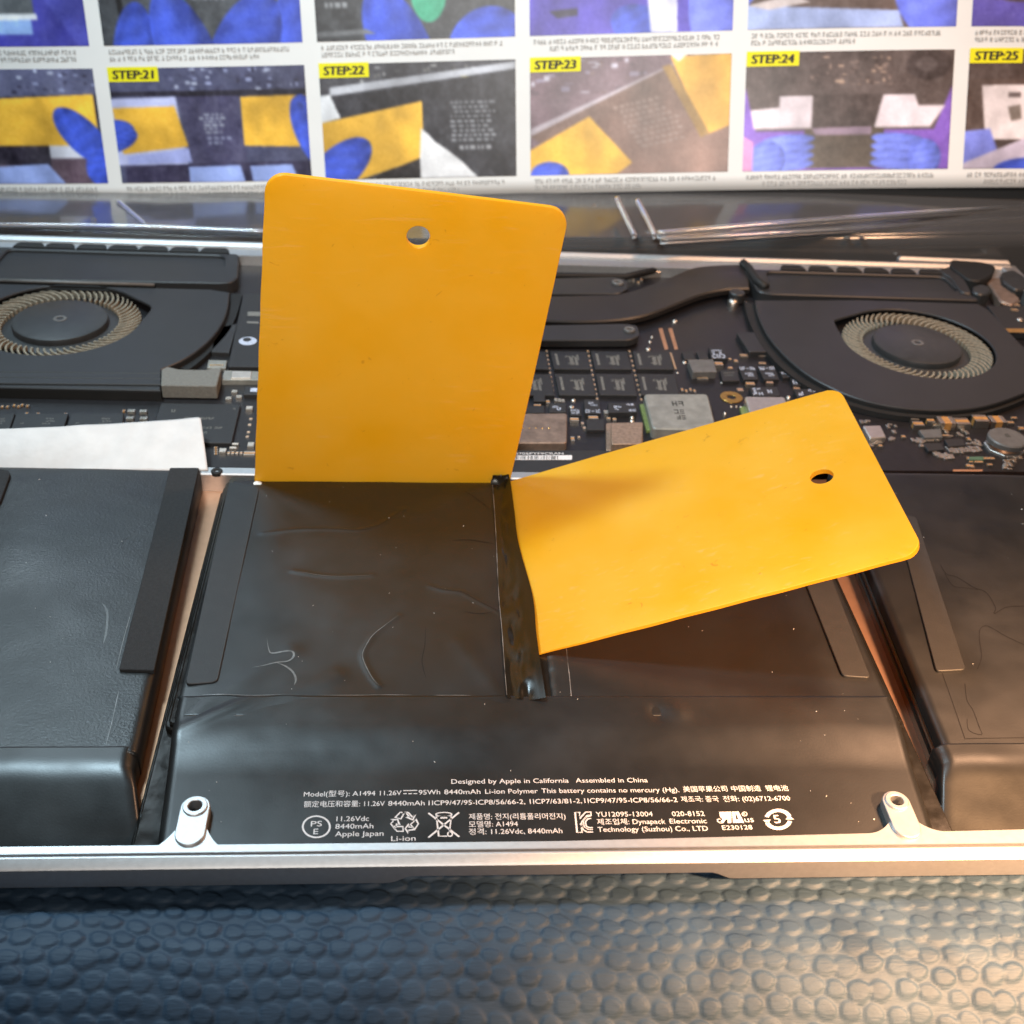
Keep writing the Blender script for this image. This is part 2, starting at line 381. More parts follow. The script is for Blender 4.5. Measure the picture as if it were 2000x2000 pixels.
def build_mat():
    PX, PY = 3.75, 2.85                                  # pitch of the embossed scales, mm
    r = np.random.RandomState(3)
    xs = np.arange(-135, 135.01, 0.34); ys = np.arange(-62, 5.01, 0.27)
    X, Y = np.meshgrid(xs, ys)
    wx = 0.5 * np.sin(X * 0.09 + Y * 0.13) + 0.35 * np.sin(Y * 0.31 + 1.3); wy = 0.45 * np.sin(X * 0.11 + 0.7) + 0.3 * np.sin(X * 0.27 + Y * 0.2)
    U = (X + wx) / PX; W = (Y + wy + 0.05 * X) / PY
    relief = np.zeros(X.shape)
    J0 = np.floor(W).astype(int)
    tabx = r.uniform(-0.13, 0.13, (64, 128)); taby = r.uniform(-0.16, 0.16, (64, 128)); tabh = r.uniform(0.7, 1.15, (64, 128)); tabr = r.uniform(0.88, 1.12, (64, 128)); taba = r.uniform(-0.35, 0.35, (64, 128))
    for dj in (-1, 0, 1, 2):
        J = J0 + dj
        for di in (-1, 0, 1, 2):
            I = np.floor(U - 0.5 * (J & 1)).astype(int) + di
            jj, ii = J & 63, I & 127
            ax = (U - (I + 0.5 * (J & 1) + tabx[jj, ii])); ay = (W - (J + taby[jj, ii]))
            ca, sa = np.cos(taba[jj, ii]), np.sin(taba[jj, ii])
            bx = (ca * ax + sa * ay) / tabr[jj, ii]; by = (-sa * ax + ca * ay) / tabr[jj, ii]
            # blunt leaf shape, pointed to the right
            half = 0.47 * np.clip(1 - ((bx + 0.08) / 0.50) ** 2, 0, None) ** 0.55 * (1 - 0.35 * np.clip(bx, -0.4, 0.5))
            ins = np.clip((half - np.abs(by)) / 0.12, 0, 1) * np.clip((0.50 - np.abs(bx + 0.04)) / 0.08, 0, 1)
            ins = ins * ins * (3 - 2 * ins)
            h = ins * (0.80 + 0.25 * bx - 0.30 * by + 0.2 * (1 - np.clip((bx * bx + by * by) * 4, 0, 1))) * tabh[jj, ii]
            relief = np.maximum(relief, h)
    Z = -7.70 + 0.42 * relief + 0.05 * np.sin(X * 0.05)
    drop = np.clip(-8.0 - Y, 0, None); Z = Z - 0.06 * drop ** 2 / (1 + 0.04 * drop)
    # rows behind the laptop's front edge are plain
    yb = np.array([20., 60., 120., 180., 240., 262.])
    X = np.vstack([X, np.repeat(xs[None, :], len(yb), 0)]); Y = np.vstack([Y, np.repeat(yb[:, None], len(xs), 1)]); Z = np.vstack([Z, np.full((len(yb), len(xs)), -8.4)])
    ny, nx = X.shape
    co = np.stack([X, Y, Z], -1).reshape(-1, 3) * S
    idx = np.arange(nx * ny).reshape(ny, nx)
    q = np.stack([idx[:-1, :-1], idx[:-1, 1:], idx[1:, 1:], idx[1:, :-1]], -1).reshape(-1)
    me = bpy.data.meshes.new('leather_mat'); nf = (nx - 1) * (ny - 1)
    me.vertices.add(nx * ny); me.vertices.foreach_set('co', co.reshape(-1))
    me.loops.add(nf * 4); me.loops.foreach_set('vertex_index', q)
    me.polygons.add(nf); me.polygons.foreach_set('loop_start', np.arange(nf) * 4); me.polygons.foreach_set('loop_total', np.full(nf, 4))
    me.polygons.foreach_set('use_smooth', np.ones(nf, bool)); me.update(calc_edges=True); me.validate()
    me.materials.append(M['leather'])
    o = link('leather_mat', me)
    tag(o, 'blue scale-embossed leather mat under the laptop', None, kind='structure')
build_mat()

# ------------------------------------------------------------------ the laptop case
lap = thing('laptop', (0, 120, -8), 'open aluminium laptop base with its bottom cover removed, fans and circuit board exposed', 'laptop')
XP, YP = 58.9, 11.95
def front_rim():
    n = 360; V, F = [], []
    prof = [(5.0, -7.9), (5.0, -1.35), (3.15, -1.35), (3.0, -0.55), (2.80, -0.50), (2.72, -1.30), (2.42, -1.30), (2.32, -0.42), (1.9, -0.08), (1.65, -0.08), (1.45, -0.22), (0.35, -0.62), (0.05, -0.95), (0.0, -1.2), (0.0, None), (0.5, None), (1.4, None), (5.0, -7.95)]
    for i in range(n + 1):
        x = -179.5 + 359 * i / n
        d = abs(x - 0.6)
        t = min(1, max(0, (d - 24.0) / 4.0)); t = t * t * (3 - 2 * t)
        zl = -3.3 + t * (-4.9 + 3.3)
        for j, (y, z) in enumerate(prof):
            if z is None: z = zl - (0, 0.35, 0.55)[j - 14]
            V.append((x, y, z))
    m = len(prof)
    for i in range(n):
        for j in range(m): F.append((i * m + j, i * m + (j + 1) % m, (i + 1) * m + (j + 1) % m, (i + 1) * m + j))
    o = mesh('front_rim', V, F, M['alu'], lap); shade_auto(o, 28)
    return o
front_rim()
# ledge with a flare that runs up to each cover post
def ledge():
    up = []
    xs = [-174 + 348 * i / 900 for i in range(901)]
    for x in xs:
        d = min(abs(x - XP), abs(x + XP))
        yb = min(6.2, max(3.8, 4.75 + 0.018 * x)); y = yb
        if d < 2.3: y = 8.2
        elif d < 7.2: y = yb + (8.2 - yb) * (1 - (d - 2.3) / 4.9) ** 2.4
        up.append((x, y))
    pts = [(-174, 3.2), (174, 3.2)] + up[::-1]
    prism('cover_ledge', pts, -2.6, -1.05, M['alu'], lap)
ledge()
for sx in (-1, 1):
    cx = sx * XP; n = 16; w = 2.36
    cap = [(cx + w * math.cos(math.pi * i / n), YP + w * math.sin(math.pi * i / n)) for i in range(n + 1)] + \
          [(cx + w * math.cos(math.pi + math.pi * i / n), 6.7 + w * math.sin(math.pi + math.pi * i / n)) for i in range(n + 1)]
    p = prism('cover_post', cap, -6.5, -0.45, M['alu'], lap, holes=[circle(cx, YP, 1.15, 24)], ch=0.12)
    shade_auto(p, 30)
    b = prism('screw_boss', circle(cx, YP, 1.98, 32), -0.7, -0.08, M['alu'], p, holes=[circle(cx, YP, 1.12, 24)], ch=0.12); shade_auto(b, 30)
    prism('screw_hole_floor', circle(cx, YP, 1.3, 20), -6.4, -2.6, M['brown_chip'], p)
# tray floor, side walls, rear wall
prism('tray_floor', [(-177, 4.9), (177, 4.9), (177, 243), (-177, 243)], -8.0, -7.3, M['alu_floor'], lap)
for sx in (-1, 1):
    prism('side_rim', [(sx * 174, 5), (sx * 179.4, 5), (sx * 179.4, 246), (sx * 174, 246)], -7.9, 0, M['alu'], lap, ch=0.4)
ra = [at(-60, 452, 0), at(500, 466, 0), at(1000, 487, 0), at(1400, 496, 0), at(1850, 505, 0)]
rear = [(-182, 243.6), (178, 243.6), (178, 246.4), (-182, 246.4)]
prism('rear_ledge', [(-176, 238.0), (176, 238.0), (176, 243.5), (-176, 243.5)], -7.5, -1.3, M['alu'], lap)
shade_auto(prism('rear_rim', rear, -8, 0.2, M['alu'], lap, ch=0.9), 25)
prism('rear_rim_step', [(139, 247.6), (178, 246.6), (178, 249.2), (139, 249.8)], -8, 0.9, M['alu'], lap, ch=0.8)
# web between battery and circuit board
web = [VG(255, 290, -2.5), VG(500, 290, -2.5), VG(1040, 290, -2.5)]
yw0 = 113.2; yw1 = 116.2
prism('tray_web', [(-78, yw0), (-62, yw0), (-60, yw0), (66, yw0), (66, yw1), (-78, yw1)], -7.4, -2.4, M['alu'], lap, ch=0.3)
c = VG(380, 350, -2.2)
o = prism('web_screw', circle(c.x, c.y, 1.35, 24), -3, -2.0, M['plastic_dark'], lap, holes=[circle(c.x, c.y, 0.5, 6)], ch=0.15); shade_auto(o)

# ------------------------------------------------------------------ circuit board
BZ = -4.6
board = prism('circuit_board', [(-176, 119.5), (-20, 119.5), (0, 121.5), (176, 123.5), (176, 240), (-176, 240)], BZ - 1.0, BZ, M['pcb'], lap)
def chip(view, pts, h, material, name='chip', z=BZ, rnd_c=0.0, ch=0.12, parent=None, holes=()):
    q = view.quad(pts, z + h)
    if rnd_c: q = round_poly(q, rnd_c)
    o = prism(name, q, z + 0.02, z + h, material, parent or board, ch=ch, holes=holes)
    if rnd_c: shade_auto(o, 30)
    return o
def bar_mark(view, pts, z, material=None, name='marking', parent=None):
    q = view.quad(pts, z); return prism(name, q, z, z + 0.02, material or M['ink'], parent or board)
def quad_pt(q, u, v):
    return Vector(q[0]) * (1 - u) * (1 - v) + Vector(q[1]) * u * (1 - v) + Vector(q[2]) * u * v + Vector(q[3]) * (1 - u) * v
def marks(o, q, z, rects, material):
    """flat print on a chip, in the chip's own unit square (u right, v towards the viewer)"""
    V, F = [], []; g = random.Random(len(bpy.data.objects)); out = []
    for (u0, v0, u1, v1) in rects:
        nn = max(1, round((u1 - u0) / max(0.05, (v1 - v0)) * 1.3)); w_ = (u1 - u0) / nn; hh = v1 - v0
        if hh > 3 * (u1 - u0): out += [(u0, v0 + hh * k / 7, u1, v0 + hh * (k + 0.7) / 7) for k in range(7)]; continue
        for k in range(nn):
            a_ = u0 + k * w_; b_ = a_ + w_ * 0.78; st = w_ * 0.22; sh_ = hh * 0.22
            out += g.sample([(a_, v0, b_, v0 + sh_), (a_, v0 + hh * 0.4, b_, v0 + hh * 0.4 + sh_), (a_, v1 - sh_, b_, v1), (a_, v0, a_ + st, v1), (b_ - st, v0, b_, v1)], 3)
    for (u0, v0, u1, v1) in out:
        i = len(V)
        for (u, v) in ((u0, v0), (u1, v0), (u1, v1), (u0, v1)):
            p = quad_pt(q, u, v); V.append((p.x, p.y, z + 0.02))
        F.append((i + 3, i + 2, i + 1, i))
    return mesh('marking', V, F, material, board)
def soldered(view, x, y, w, d, h, z=BZ, body=None, name='capacitor', ends='y'):
    """a two-ended passive: body and two tinned end caps, w x d in mm"""
    p = view(x, y, z + h); body = body or M['ceramic']
    e = 0.28
    def bx(x0, x1, y0, y1, hh): return prism_data([(x0, y0), (x1, y0), (x1, y1), (x0, y1)], z + 0.02, z + hh, (), 0.06)
    if ends == 'y':
        b = bx(p.x - w / 2, p.x + w / 2, p.y - d * (0.5 - e), p.y + d * (0.5 - e), h)
        c1 = bx(p.x - w / 2 - 0.03, p.x + w / 2 + 0.03, p.y - d / 2, p.y - d * (0.5 - e) - 0.005, h + 0.03); c2 = bx(p.x - w / 2 - 0.03, p.x + w / 2 + 0.03, p.y + d * (0.5 - e) + 0.005, p.y + d / 2, h + 0.03)
    else:
        b = bx(p.x - w * (0.5 - e), p.x + w * (0.5 - e), p.y - d / 2, p.y + d / 2, h)
        c1 = bx(p.x - w / 2, p.x - w * (0.5 - e) - 0.005, p.y - d / 2 - 0.03, p.y + d / 2 + 0.03, h + 0.03); c2 = bx(p.x + w * (0.5 - e) + 0.005, p.x + w / 2, p.y - d / 2 - 0.03, p.y + d / 2 + 0.03, h + 0.03)
    V = []; F = []; mi = []
    for k, (v, f) in enumerate((b, c1, c2)):
        o = len(V); V += v; F += [tuple(i + o for i in q) for q in f]; mi += [0 if k == 0 else 1] * len(f)
    o = mesh(name, V, F, body, board); o.data.materials.append(M['solder'])
    o.data.polygons.foreach_set('material_index', mi)
    return o
def dome(view, x, y, r, h, material, z=BZ, name='solder_point'):
    p = view(x, y, z + h * 0.5); V, F = [], []; n = 14
    for j in range(5):
        a = math.pi / 2 * j / 4
        for i in range(n):
            t = 2 * math.pi * i / n; V.append((p.x + r * math.cos(a) * math.cos(t), p.y + r * math.cos(a) * math.sin(t), z + h * math.sin(a)))
    for j in range(4):
        for i in range(n): F.append((j * n + i, j * n + (i + 1) % n, (j + 1) * n + (i + 1) % n, (j + 1) * n + i))
    return mesh(name, V, F, material, board, smooth=True)

# memory chips, two rows
ram_marks = [(0.10, 0.16, 0.17, 0.80), (0.38, 0.26, 0.72, 0.36), (0.48, 0.36, 0.58, 0.78), (0.62, 0.30, 0.69, 0.80), (0.42, 0.64, 0.62, 0.72), (0.70, 0.20, 0.74, 0.5)]
tops = [(105, 360), (395, 640), (670, 915), (950, 1200)]
def ram(q4):
    o = chip(V5, q4, 1.0, M['chip'])
    marks(o, V5.quad(q4, BZ + 1.0), BZ + 1.0, ram_marks, M['ink'])
for (a, b) in tops:
    sh = (a + b) / 2
    sk = 0.10 + 0.02 * (sh / 1000)
    ram([(a, 985), (b, 988), (b + 125 * 0.24, 1108), (a + 125 * 0.22, 1106)])
    ram([(a + 32, 1138), (b + 36, 1142), (b + 36 + 142 * 0.22, 1284), (a + 32 + 142 * 0.2, 1280)])
for (x0, y0, x1, y1) in ((372, 985, 418, 1275), (650, 985, 712, 1305), (930, 985, 1010, 1310), (1208, 1000, 1240, 1100)):
    nn = 11
    for i in range(nn):
        t = i / (nn - 1)
        soldered(V5, x0 + (x1 - x0) * t, y0 + (y1 - y0) * t, 0.55, 0.95, 0.35, body=M['ceramic'])
# parts in front of the memory
o = chip(VC, [(200, 725), (840, 720), (835, 1050), (150, 1050)], 2.4, M['brown_chip'], 'shield_can', rnd_c=0.9, ch=0.25)
for i in range(5): dome(VC, 345 + 73 * i, 885, 0.22, 0.15, M['gold'], z=BZ + 2.38, name='gold_pad')
chip(VC, [(1270, 830), (1680, 820), (1680, 1130), (1275, 1135)], 1.0, M['tan_metal'], 'crystal_base', rnd_c=0.5)
chip(VC, [(1330, 830), (1680, 825), (1665, 1062), (1332, 1065)], 2.2, M['tan_metal'], 'crystal_can', z=BZ + 0.9, rnd_c=0.5)
chip(VC, [(1690, 505), (2400, 505), (2500, 905), (1790, 890)], 3.2, M['inductor'], 'power_inductor', rnd_c=1.3, ch=0.35)
marks(None, VC.quad([(1690, 505), (2400, 505), (2500, 905), (1790, 890)], BZ + 3.2), BZ + 3.2, [(0.40, 0.22, 0.60, 0.36), (0.40, 0.46, 0.58, 0.58), (0.42, 0.62, 0.58, 0.74)], M['ink_dark'])
chip(VC, [(1645, 620), (1692, 615), (1782, 905), (1722, 910)], 0.9, M['green'], 'green_terminal')
chip(VD, [(1130, 960), (1560, 965), (1640, 1200), (1210, 1200)], 2.6, M['silver_can'], 'power_inductor', rnd_c=0.8, ch=0.3)
chip(VD, [(1075, 1080), (1130, 1060), (1200, 1180), (1110, 1190)], 0.9, M['green'], 'green_terminal')
q = VC.quad([(640, 610), (825, 605), (830, 710), (640, 710)], BZ + 1); chip(VC, [(640, 610), (825, 605), (830, 710), (640, 710)], 1.0, M['chip']); marks(None, q, BZ + 1, [(0.2, 0.3, 0.6, 0.55), (0.45, 0.5, 0.75, 0.8)], M['ink_blue'])
chip(VC, [(380, 640), (585, 635), (590, 715), (360, 720)], 1.0, M['chip'])
chip(VC, [(465, 510), (590, 505), (600, 590), (465, 590)], 1.3, M['chip'])
def resistor(view, pts, h, rects, mt='ink_blue', body='chip'):
    chip(view, pts, h, M[body], 'resistor', ch=0.08); marks(None, view.quad(pts, BZ + h), BZ + h, rects, M[mt])
resistor(VC, [(1025, 570), (1195, 570), (1215, 725), (1035, 725)], 1.2, [(0.28, 0.18, 0.62, 0.32), (0.4, 0.36, 0.85, 0.46), (0.05, 0.72, 0.36, 0.95), (0.44, 0.80, 0.62, 0.88), (0.7, 0.72, 0.98, 0.95)])
resistor(VC, [(860, 665), (985, 660), (1000, 745), (875, 745)], 0.9, [(0.1, 0.2, 0.9, 0.45), (0.15, 0.55, 0.5, 0.8), (0.58, 0.5, 0.9, 0.85)])
resistor(VC, [(1290, 610), (1600, 605), (1615, 710), (1300, 715)], 1.6, [(0.2, 0.3, 0.5, 0.5), (0.24, 0.6, 0.4, 0.75), (0.66, 0.1, 0.95, 0.3), (0.72, 0.7, 1.0, 0.9)])
chip(VC, [(1050, 790), (1250, 785), (1255, 905), (1060, 905)], 1.1, M['chip'])
for (x, y, w, d, h, b) in ((920, 785, 2.2, 1.5, 0.9, 'ceramic'), (1130, 765, 2.5, 1.5, 0.9, 'ceramic'), (510, 632, 1.9, 1.2, 0.9, 'ceramic'), (625, 590, 0.9, 1.5, 0.7, 'ceramic'), (900, 1000, 0.9, 1.9, 0.6, 'ceramic'), (970, 985, 0.6, 0.9, 0.4, 'ceramic'), (715, 570, 0.8, 1.6, 0.6, 'inductor'), (755, 575, 0.8, 1.6, 0.6, 'inductor'), (795, 580, 0.8, 1.6, 0.6, 'inductor'), (1275, 705, 1.2, 1.7, 0.8, 'inductor'), (1365, 785, 0.9, 1.3, 0.6, 'ceramic'), (1300, 775, 0.9, 1.0, 0.5, 'ceramic'), (1010, 830, 0.7, 1.0, 0.5, 'copper'), (1030, 880, 0.7, 1.0, 0.5, 'copper')):
    soldered(VC, x, y, w, d, h, body=M[b])
for (x, y, r_, h) in ((920, 520, 0.55, 0.9), (910, 575, 0.7, 0.6), (1560, 770, 0.7, 0.8), (1560, 805, 0.7, 0.5), (890, 650, 0.8, 0.5)): dome(VC, x, y, r_, h, M['solder'])
# right of the memory
chip(VD, [(515, 565), (790, 560), (830, 695), (570, 700)], 2.2, M['chip_grey'], rnd_c=0.3)
marks(None, VD.quad([(515, 565), (790, 560), (830, 695), (570, 700)], BZ + 2.2), BZ + 2.2, [(0.25, 0.25, 0.75, 0.33), (0.25, 0.45, 0.7, 0.52)], M['ink'])
chip(VD, [(450, 480), (570, 470), (600, 560), (480, 565)], 0.9, M['chip']); chip(VD, [(605, 480), (720, 475), (740, 555), (640, 560)], 0.9, M['chip'])
resistor(VD, [(740, 430), (900, 425), (945, 555), (770, 555)], 1.5, [(0.12, 0.25, 0.8, 0.38), (0.1, 0.62, 0.95, 0.95), (0.15, 0.38, 0.3, 0.62), (0.6, 0.38, 0.75, 0.62)])
resistor(VD, [(1060, 635), (1240, 635), (1275, 775), (1115, 780)], 1.2, [(0.04, 0.06, 0.38, 0.3), (0.42, 0.14, 0.6, 0.22), (0.66, 0.06, 0.98, 0.3), (0.25, 0.5, 0.75, 0.62), (0.4, 0.62, 0.8, 0.78)])
resistor(VD, [(1270, 635), (1445, 630), (1500, 775), (1335, 780)], 1.2, [(0.04, 0.06, 0.38, 0.3), (0.42, 0.14, 0.6, 0.22), (0.66, 0.06, 0.98, 0.3), (0.25, 0.5, 0.75, 0.62), (0.4, 0.62, 0.8, 0.78)])
resistor(VD, [(1500, 690), (1620, 685), (1670, 750), (1540, 760)], 1.0, [(0.1, 0.15, 0.6, 0.5), (0.5, 0.5, 0.95, 0.85)])
resistor(VD, [(1620, 765), (1740, 760), (1780, 840), (1650, 845)], 1.0, [(0.1, 0.2, 0.5, 0.8), (0.6, 0.1, 0.9, 0.7)])
resistor(VD, [(1180, 865), (1480, 860), (1510, 955), (1215, 955)], 1.5, [(0.08, 0.1, 0.4, 0.3), (0.05, 0.6, 0.45, 0.9), (0.1, 0.3, 0.18, 0.6), (0.6, 0.3, 0.8, 0.7)])
resistor(VD, [(1660, 885), (1900, 880), (1940, 965), (1700, 975)], 1.5, [(0.1, 0.35, 0.4, 0.75), (0.62, 0.05, 0.98, 0.35)])
chip(VD, [(860, 680), (1050, 675), (1075, 790), (890, 795)], 1.0, M['chip']); marks(None, VD.quad([(860, 680), (1050, 675), (1075, 790), (890, 795)], BZ + 1), BZ + 1, [(0.2, 0.2, 0.8, 0.3), (0.2, 0.45, 0.7, 0.55)], M['ink'])
for i in range(4): dome(VD, 880 + 57 * i, 812, 0.33, 0.3, M['solder'])
for (x, y, w, d, h, b) in ((850, 605, 2.3, 2.0, 1.2, 'ceramic'), (680, 715, 3.0, 1.0, 0.6, 'ceramic'), (675, 760, 3.1, 0.9, 0.5, 'gold'), (1190, 820, 2.4, 1.5, 1.0, 'ceramic'), (1400, 808, 1.9, 1.1, 0.8, 'copper'), (1120, 515, 2.2, 1.3, 0.7, 'gold'), (975, 650, 1.2, 1.2, 0.7, 'ceramic'), (1035, 575, 1.0, 1.5, 0.6, 'ceramic'), (970, 555, 0.8, 0.8, 0.5, 'ceramic'), (1080, 885, 1.6, 1.6, 0.5, 'copper'), (1320, 600, 2.0, 1.0, 0.3, 'gold'), (1310, 515, 3.0, 1.0, 0.3, 'ceramic'), (1690, 870, 1.8, 0.9, 0.5, 'copper')):
    soldered(VD, x, y, w, d, h, body=M[b])
for i in range(4): soldered(VD, 455 + 45 * i, 885 + (i % 2) * 14, 0.6, 1.5, 0.4)
for (x, y, r_, h) in ((375, 148, 0.95, 0.9), (128, 320, 0.5, 0.6), (108, 372, 0.55, 0.6), (88, 448, 0.85, 0.7), (482, 590, 0.7, 0.5), (405, 705, 0.4, 0.3), (1600, 975, 0.8, 1.0), (915, 1150, 0.6, 1.0), (985, 1070, 0.4, 0.5), (1040, 1070, 0.35, 0.5), (1085, 1075, 0.4, 0.5)): dome(VD, x, y, r_, h, M['solder'])
bar_mark(VD, [(200, 230), (240, 225), (305, 450), (268, 460)], BZ, M['copper'], 'copper_trace'); bar_mark(VD, [(305, 230), (345, 225), (410, 450), (375, 460)], BZ, M['copper'], 'copper_trace')
c = VD(985, 975, BZ); o = prism('gold_ring', circle(c.x, c.y, 3.1, 36), BZ + 0.02, BZ + 0.25, M['gold'], board, holes=[circle(c.x, c.y, 1.25, 24)], ch=0.05)
prism('mount_hole', circle(c.x, c.y, 1.25, 24), BZ + 0.01, BZ + 0.05, M['plastic_dark'], board)
# flat dark plate and connectors by the heat pipe
chip(VD, [(1040, 275), (1300, 265), (1420, 480), (1175, 480)], 1.6, M['plastic'], 'shield_plate', rnd_c=0.6)
chip(V5, [(1000, 400), (1140, 398), (1150, 450), (1010, 455)], 2.0, M['silver_can'], 'connector'); chip(V5, [(1150, 398), (1370, 398), (1340, 455), (1160, 450)], 1.6, M['silver_can'], 'connector')
for x in (1165, 1190, 1215, 1240, 1295, 1320): soldered(V5, x, 452, 0.9, 1.2, 1.0, body=M['gold'], name='connector_pin')
for (x, y) in ((1010, 500), (990, 520), (955, 505), (930, 500)): soldered(V5, x, y, 0.7, 1.3, 0.6)
# strip with the serial label in front of the board
strip = prism('board_strip', [VC(100, 1130, -3.2).xy, VC(1900, 1135, -3.2).xy, VC(2600, 1140, -3.2).xy, VC(2600, 1400, -3.2).xy, VC(60, 1400, -3.2).xy], -5.5, -3.2, M['chip'], lap, ch=0.2)
lab = prism('serial_label', round_poly([VC(60, 1192, -3.15).xy, VC(895, 1188, -3.15).xy, VC(892, 1238, -3.15).xy, VC(40, 1240, -3.15).xy], 0.35), -3.19, -3.14, M['print'], strip)
bx = 230
V_, F_ = [], []
while bx < 740:
    w_ = rnd.choice((4, 6, 10)); i = len(V_)
    V_ += [VC(bx, 1194, -3.1), VC(bx + w_, 1194, -3.1), VC(bx + w_ - 3, 1234, -3.1), VC(bx - 3, 1234, -3.1)]; F_.append((i + 3, i + 2, i + 1, i)); bx += w_ + rnd.choice((5, 8, 14))
mesh('barcode', V_, F_, M['black_ink'], strip)
chip(VC, [(650, 1330), (1020, 1325), (1020, 1420), (650, 1420)], 0.6, M['plastic_dark'], 'socket', z=-3.2); soldered(VC, 670, 1390, 1.2, 1.6, 0.7, z=-3.2, body=M['gold'], name='connector_pin')

# left part of the board
for q4 in ([(-120, 1410), (100, 1405), (60, 1520), (-160, 1520)], [(110, 1405), (460, 1405), (425, 1520), (70, 1520)], [(478, 1405), (835, 1405), (820, 1520), (445, 1520)]):
    chip(V4, q4, 1.0, M['chip']); marks(None, V4.quad(q4, BZ + 1), BZ + 1, [(0.6, 0.28, 0.76, 0.36), (0.62, 0.42, 0.8, 0.5), (0.56, 0.56, 0.72, 0.64), (0.14, 0.55, 0.22, 0.62)], M['ink'])
q4 = [(1085, 1335), (1620, 1345), (1560, 1605), (1000, 1600)]
chip(V4, q4, 1.0, M['chip']); marks(None, V4.quad(q4, BZ + 1), BZ + 1, [(0.35, 0.36, 0.45, 0.42), (0.5, 0.36, 0.72, 0.42), (0.6, 0.6, 0.72, 0.65), (0.75, 0.6, 0.85, 0.65), (0.6, 0.72, 0.68, 0.78), (0.16, 0.17, 0.22, 0.24), (0.92, 0.1, 0.96, 0.15)], M['ink'])
for (x, y) in ((885, 1385), (965, 1387), (875, 1433), (968, 1435)): soldered(V4, x, y, 1.8, 1.1, 0.8, body=M['inductor'], ends='x')
for (x, y) in ((835, 1385), (180, 1403), (255, 1405), (440, 1408), (15, 1357), (50, 1357), (95, 1348), (125, 1355), (150, 1345), (185, 1352)): soldered(V4, x, y, 0.8, 0.8, 0.5, ends='x')
for (x, y, w, d) in ((1500, 1652, 1.6, 1.7), (1690, 1612, 1.5, 1.9), (1570, 1635, 1.6, 0.8), (1585, 1610, 1.5, 0.8), (1680, 1365, 1.6, 1.6)): soldered(V4, x, y, w, d, 0.8, body=M['silver_can'])
for i in range(7): soldered(V4, 1650 + 10 * i, 1672, 0.5, 1.5, 0.4)
for i in range(4): soldered(V4, 1540 + 28 * i, 1670, 0.6, 1.0, 0.4)
for i in range(4): soldered(V4, 1455, 1632 + 14 * i, 0.9, 0.4, 0.3, ends='x')
for (i, y) in enumerate((1440, 1480, 1530, 1560)): soldered(V4, 1690 - 8 * i, y, 0.7, 0.7, 0.3)
# storage card and connectors between fan and upright card
storage = chip(V4, [(1640, 600), (1900, 600), (1840, 1092), (1535, 1090)], 1.6, M['chip'], 'storage_card', rnd_c=0.5)
V_ = V4(1670, 918, BZ + 1.62); prism('round_label', circle(V_.x, V_.y, 2.5, 28), BZ + 1.6, BZ + 1.65, M['ink_blue'], board)
V_ = V4(1665, 908, BZ + 1.66); prism('round_label_mark', circle(V_.x, V_.y, 1.2, 16), BZ + 1.66, BZ + 1.69, M['chip'], board)
bar_mark(V4, [(1670, 720), (1760, 722), (1755, 750), (1668, 748)], BZ + 1.62); bar_mark(V4, [(1665, 785), (1745, 788), (1742, 800), (1662, 797)], BZ + 1.62)
chip(V4, [(1455, 830), (1600, 800), (1545, 995), (1425, 990)], 1.4, M['plastic'], 'shield_plate')
conn = chip(V4, [(1405, 1045), (1530, 1048), (1520, 1100), (1395, 1098)], 1.2, M['inductor'], 'connector')
for i in range(6): soldered(V4, 1418 + 16 * i, 1078, 0.42, 1.4, 1.35, body=M['gold'], name='connector_pin')
chip(V4, [(1510, 1115), (1900, 1125), (1900, 1180), (1495, 1180)], 1.5, M['inductor'], 'connector'); chip(V4, [(1565, 1120), (1695, 1120), (1690, 1165), (1555, 1165)], 1.9, M['silver_can'], 'connector_latch')
chip(V4, [(1650, 1225), (1900, 1225), (1900, 1280), (1640, 1278)], 1.1, M['chip']); bar_mark(V4, [(1690, 1235), (1735, 1235), (1730, 1260), (1685, 1260)], BZ + 1.12, M['ink_blue'])
for (x, y) in ((1580, 1255), (1610, 1290), (1540, 1300), (1690, 640), (1580, 825), (1660, 1155)): soldered(V4, x, y, 1.4, 1.2, 0.7, body=M['inductor'])

# right end of the board: ceramic row, coil and scattered parts
for (x, y, w, d, h) in ((780, 190, 2.2, 1.9, 1.3), (825, 250, 2.8, 2.2, 1.5), (955, 215, 2.0, 2.0, 1.4), (1120, 215, 4.3, 3.6, 2.2), (1285, 225, 3.8, 3.2, 1.8), (1480, 195, 3.8, 3.4, 2.2), (1655, 205, 4.2, 3.4, 2.2)):
    soldered(VF, x, y, w, d, h, body=M['ceramic'], ends='y' if w < 3.9 else 'x')
chip(VF, [(245, 275), (430, 270), (490, 395), (320, 405)], 1.6, M['silver_can'], 'crystal_can', rnd_c=0.3, ch=0.25)
chip(VF, [(830, 320), (1060, 305), (1080, 395), (890, 400)], 1.1, M['chip_grey']); chip(VF, [(880, 460), (1060, 455), (1100, 525), (930, 540)], 0.9, M['chip']); chip(VF, [(1100, 420), (1290, 410), (1320, 480), (1140, 495)], 0.9, M['chip'])
cc = VF(1760, 400, BZ + 3.4)
o = prism('coil', circle(cc.x, cc.y, 5.0, 40), BZ + 2.0, BZ + 3.6, M['chip_grey'], board, ch=0.35); shade_auto(o, 30)
o = prism('coil_winding', circle(cc.x, cc.y, 3.6, 32), BZ + 0.8, BZ + 2.0, M['copper'], board); shade_auto(o, 30)
o = prism('coil_base', circle(cc.x, cc.y, 5.2, 8, math.pi / 8), BZ + 0.02, BZ + 0.8, M['silver_can'], board, ch=0.15)
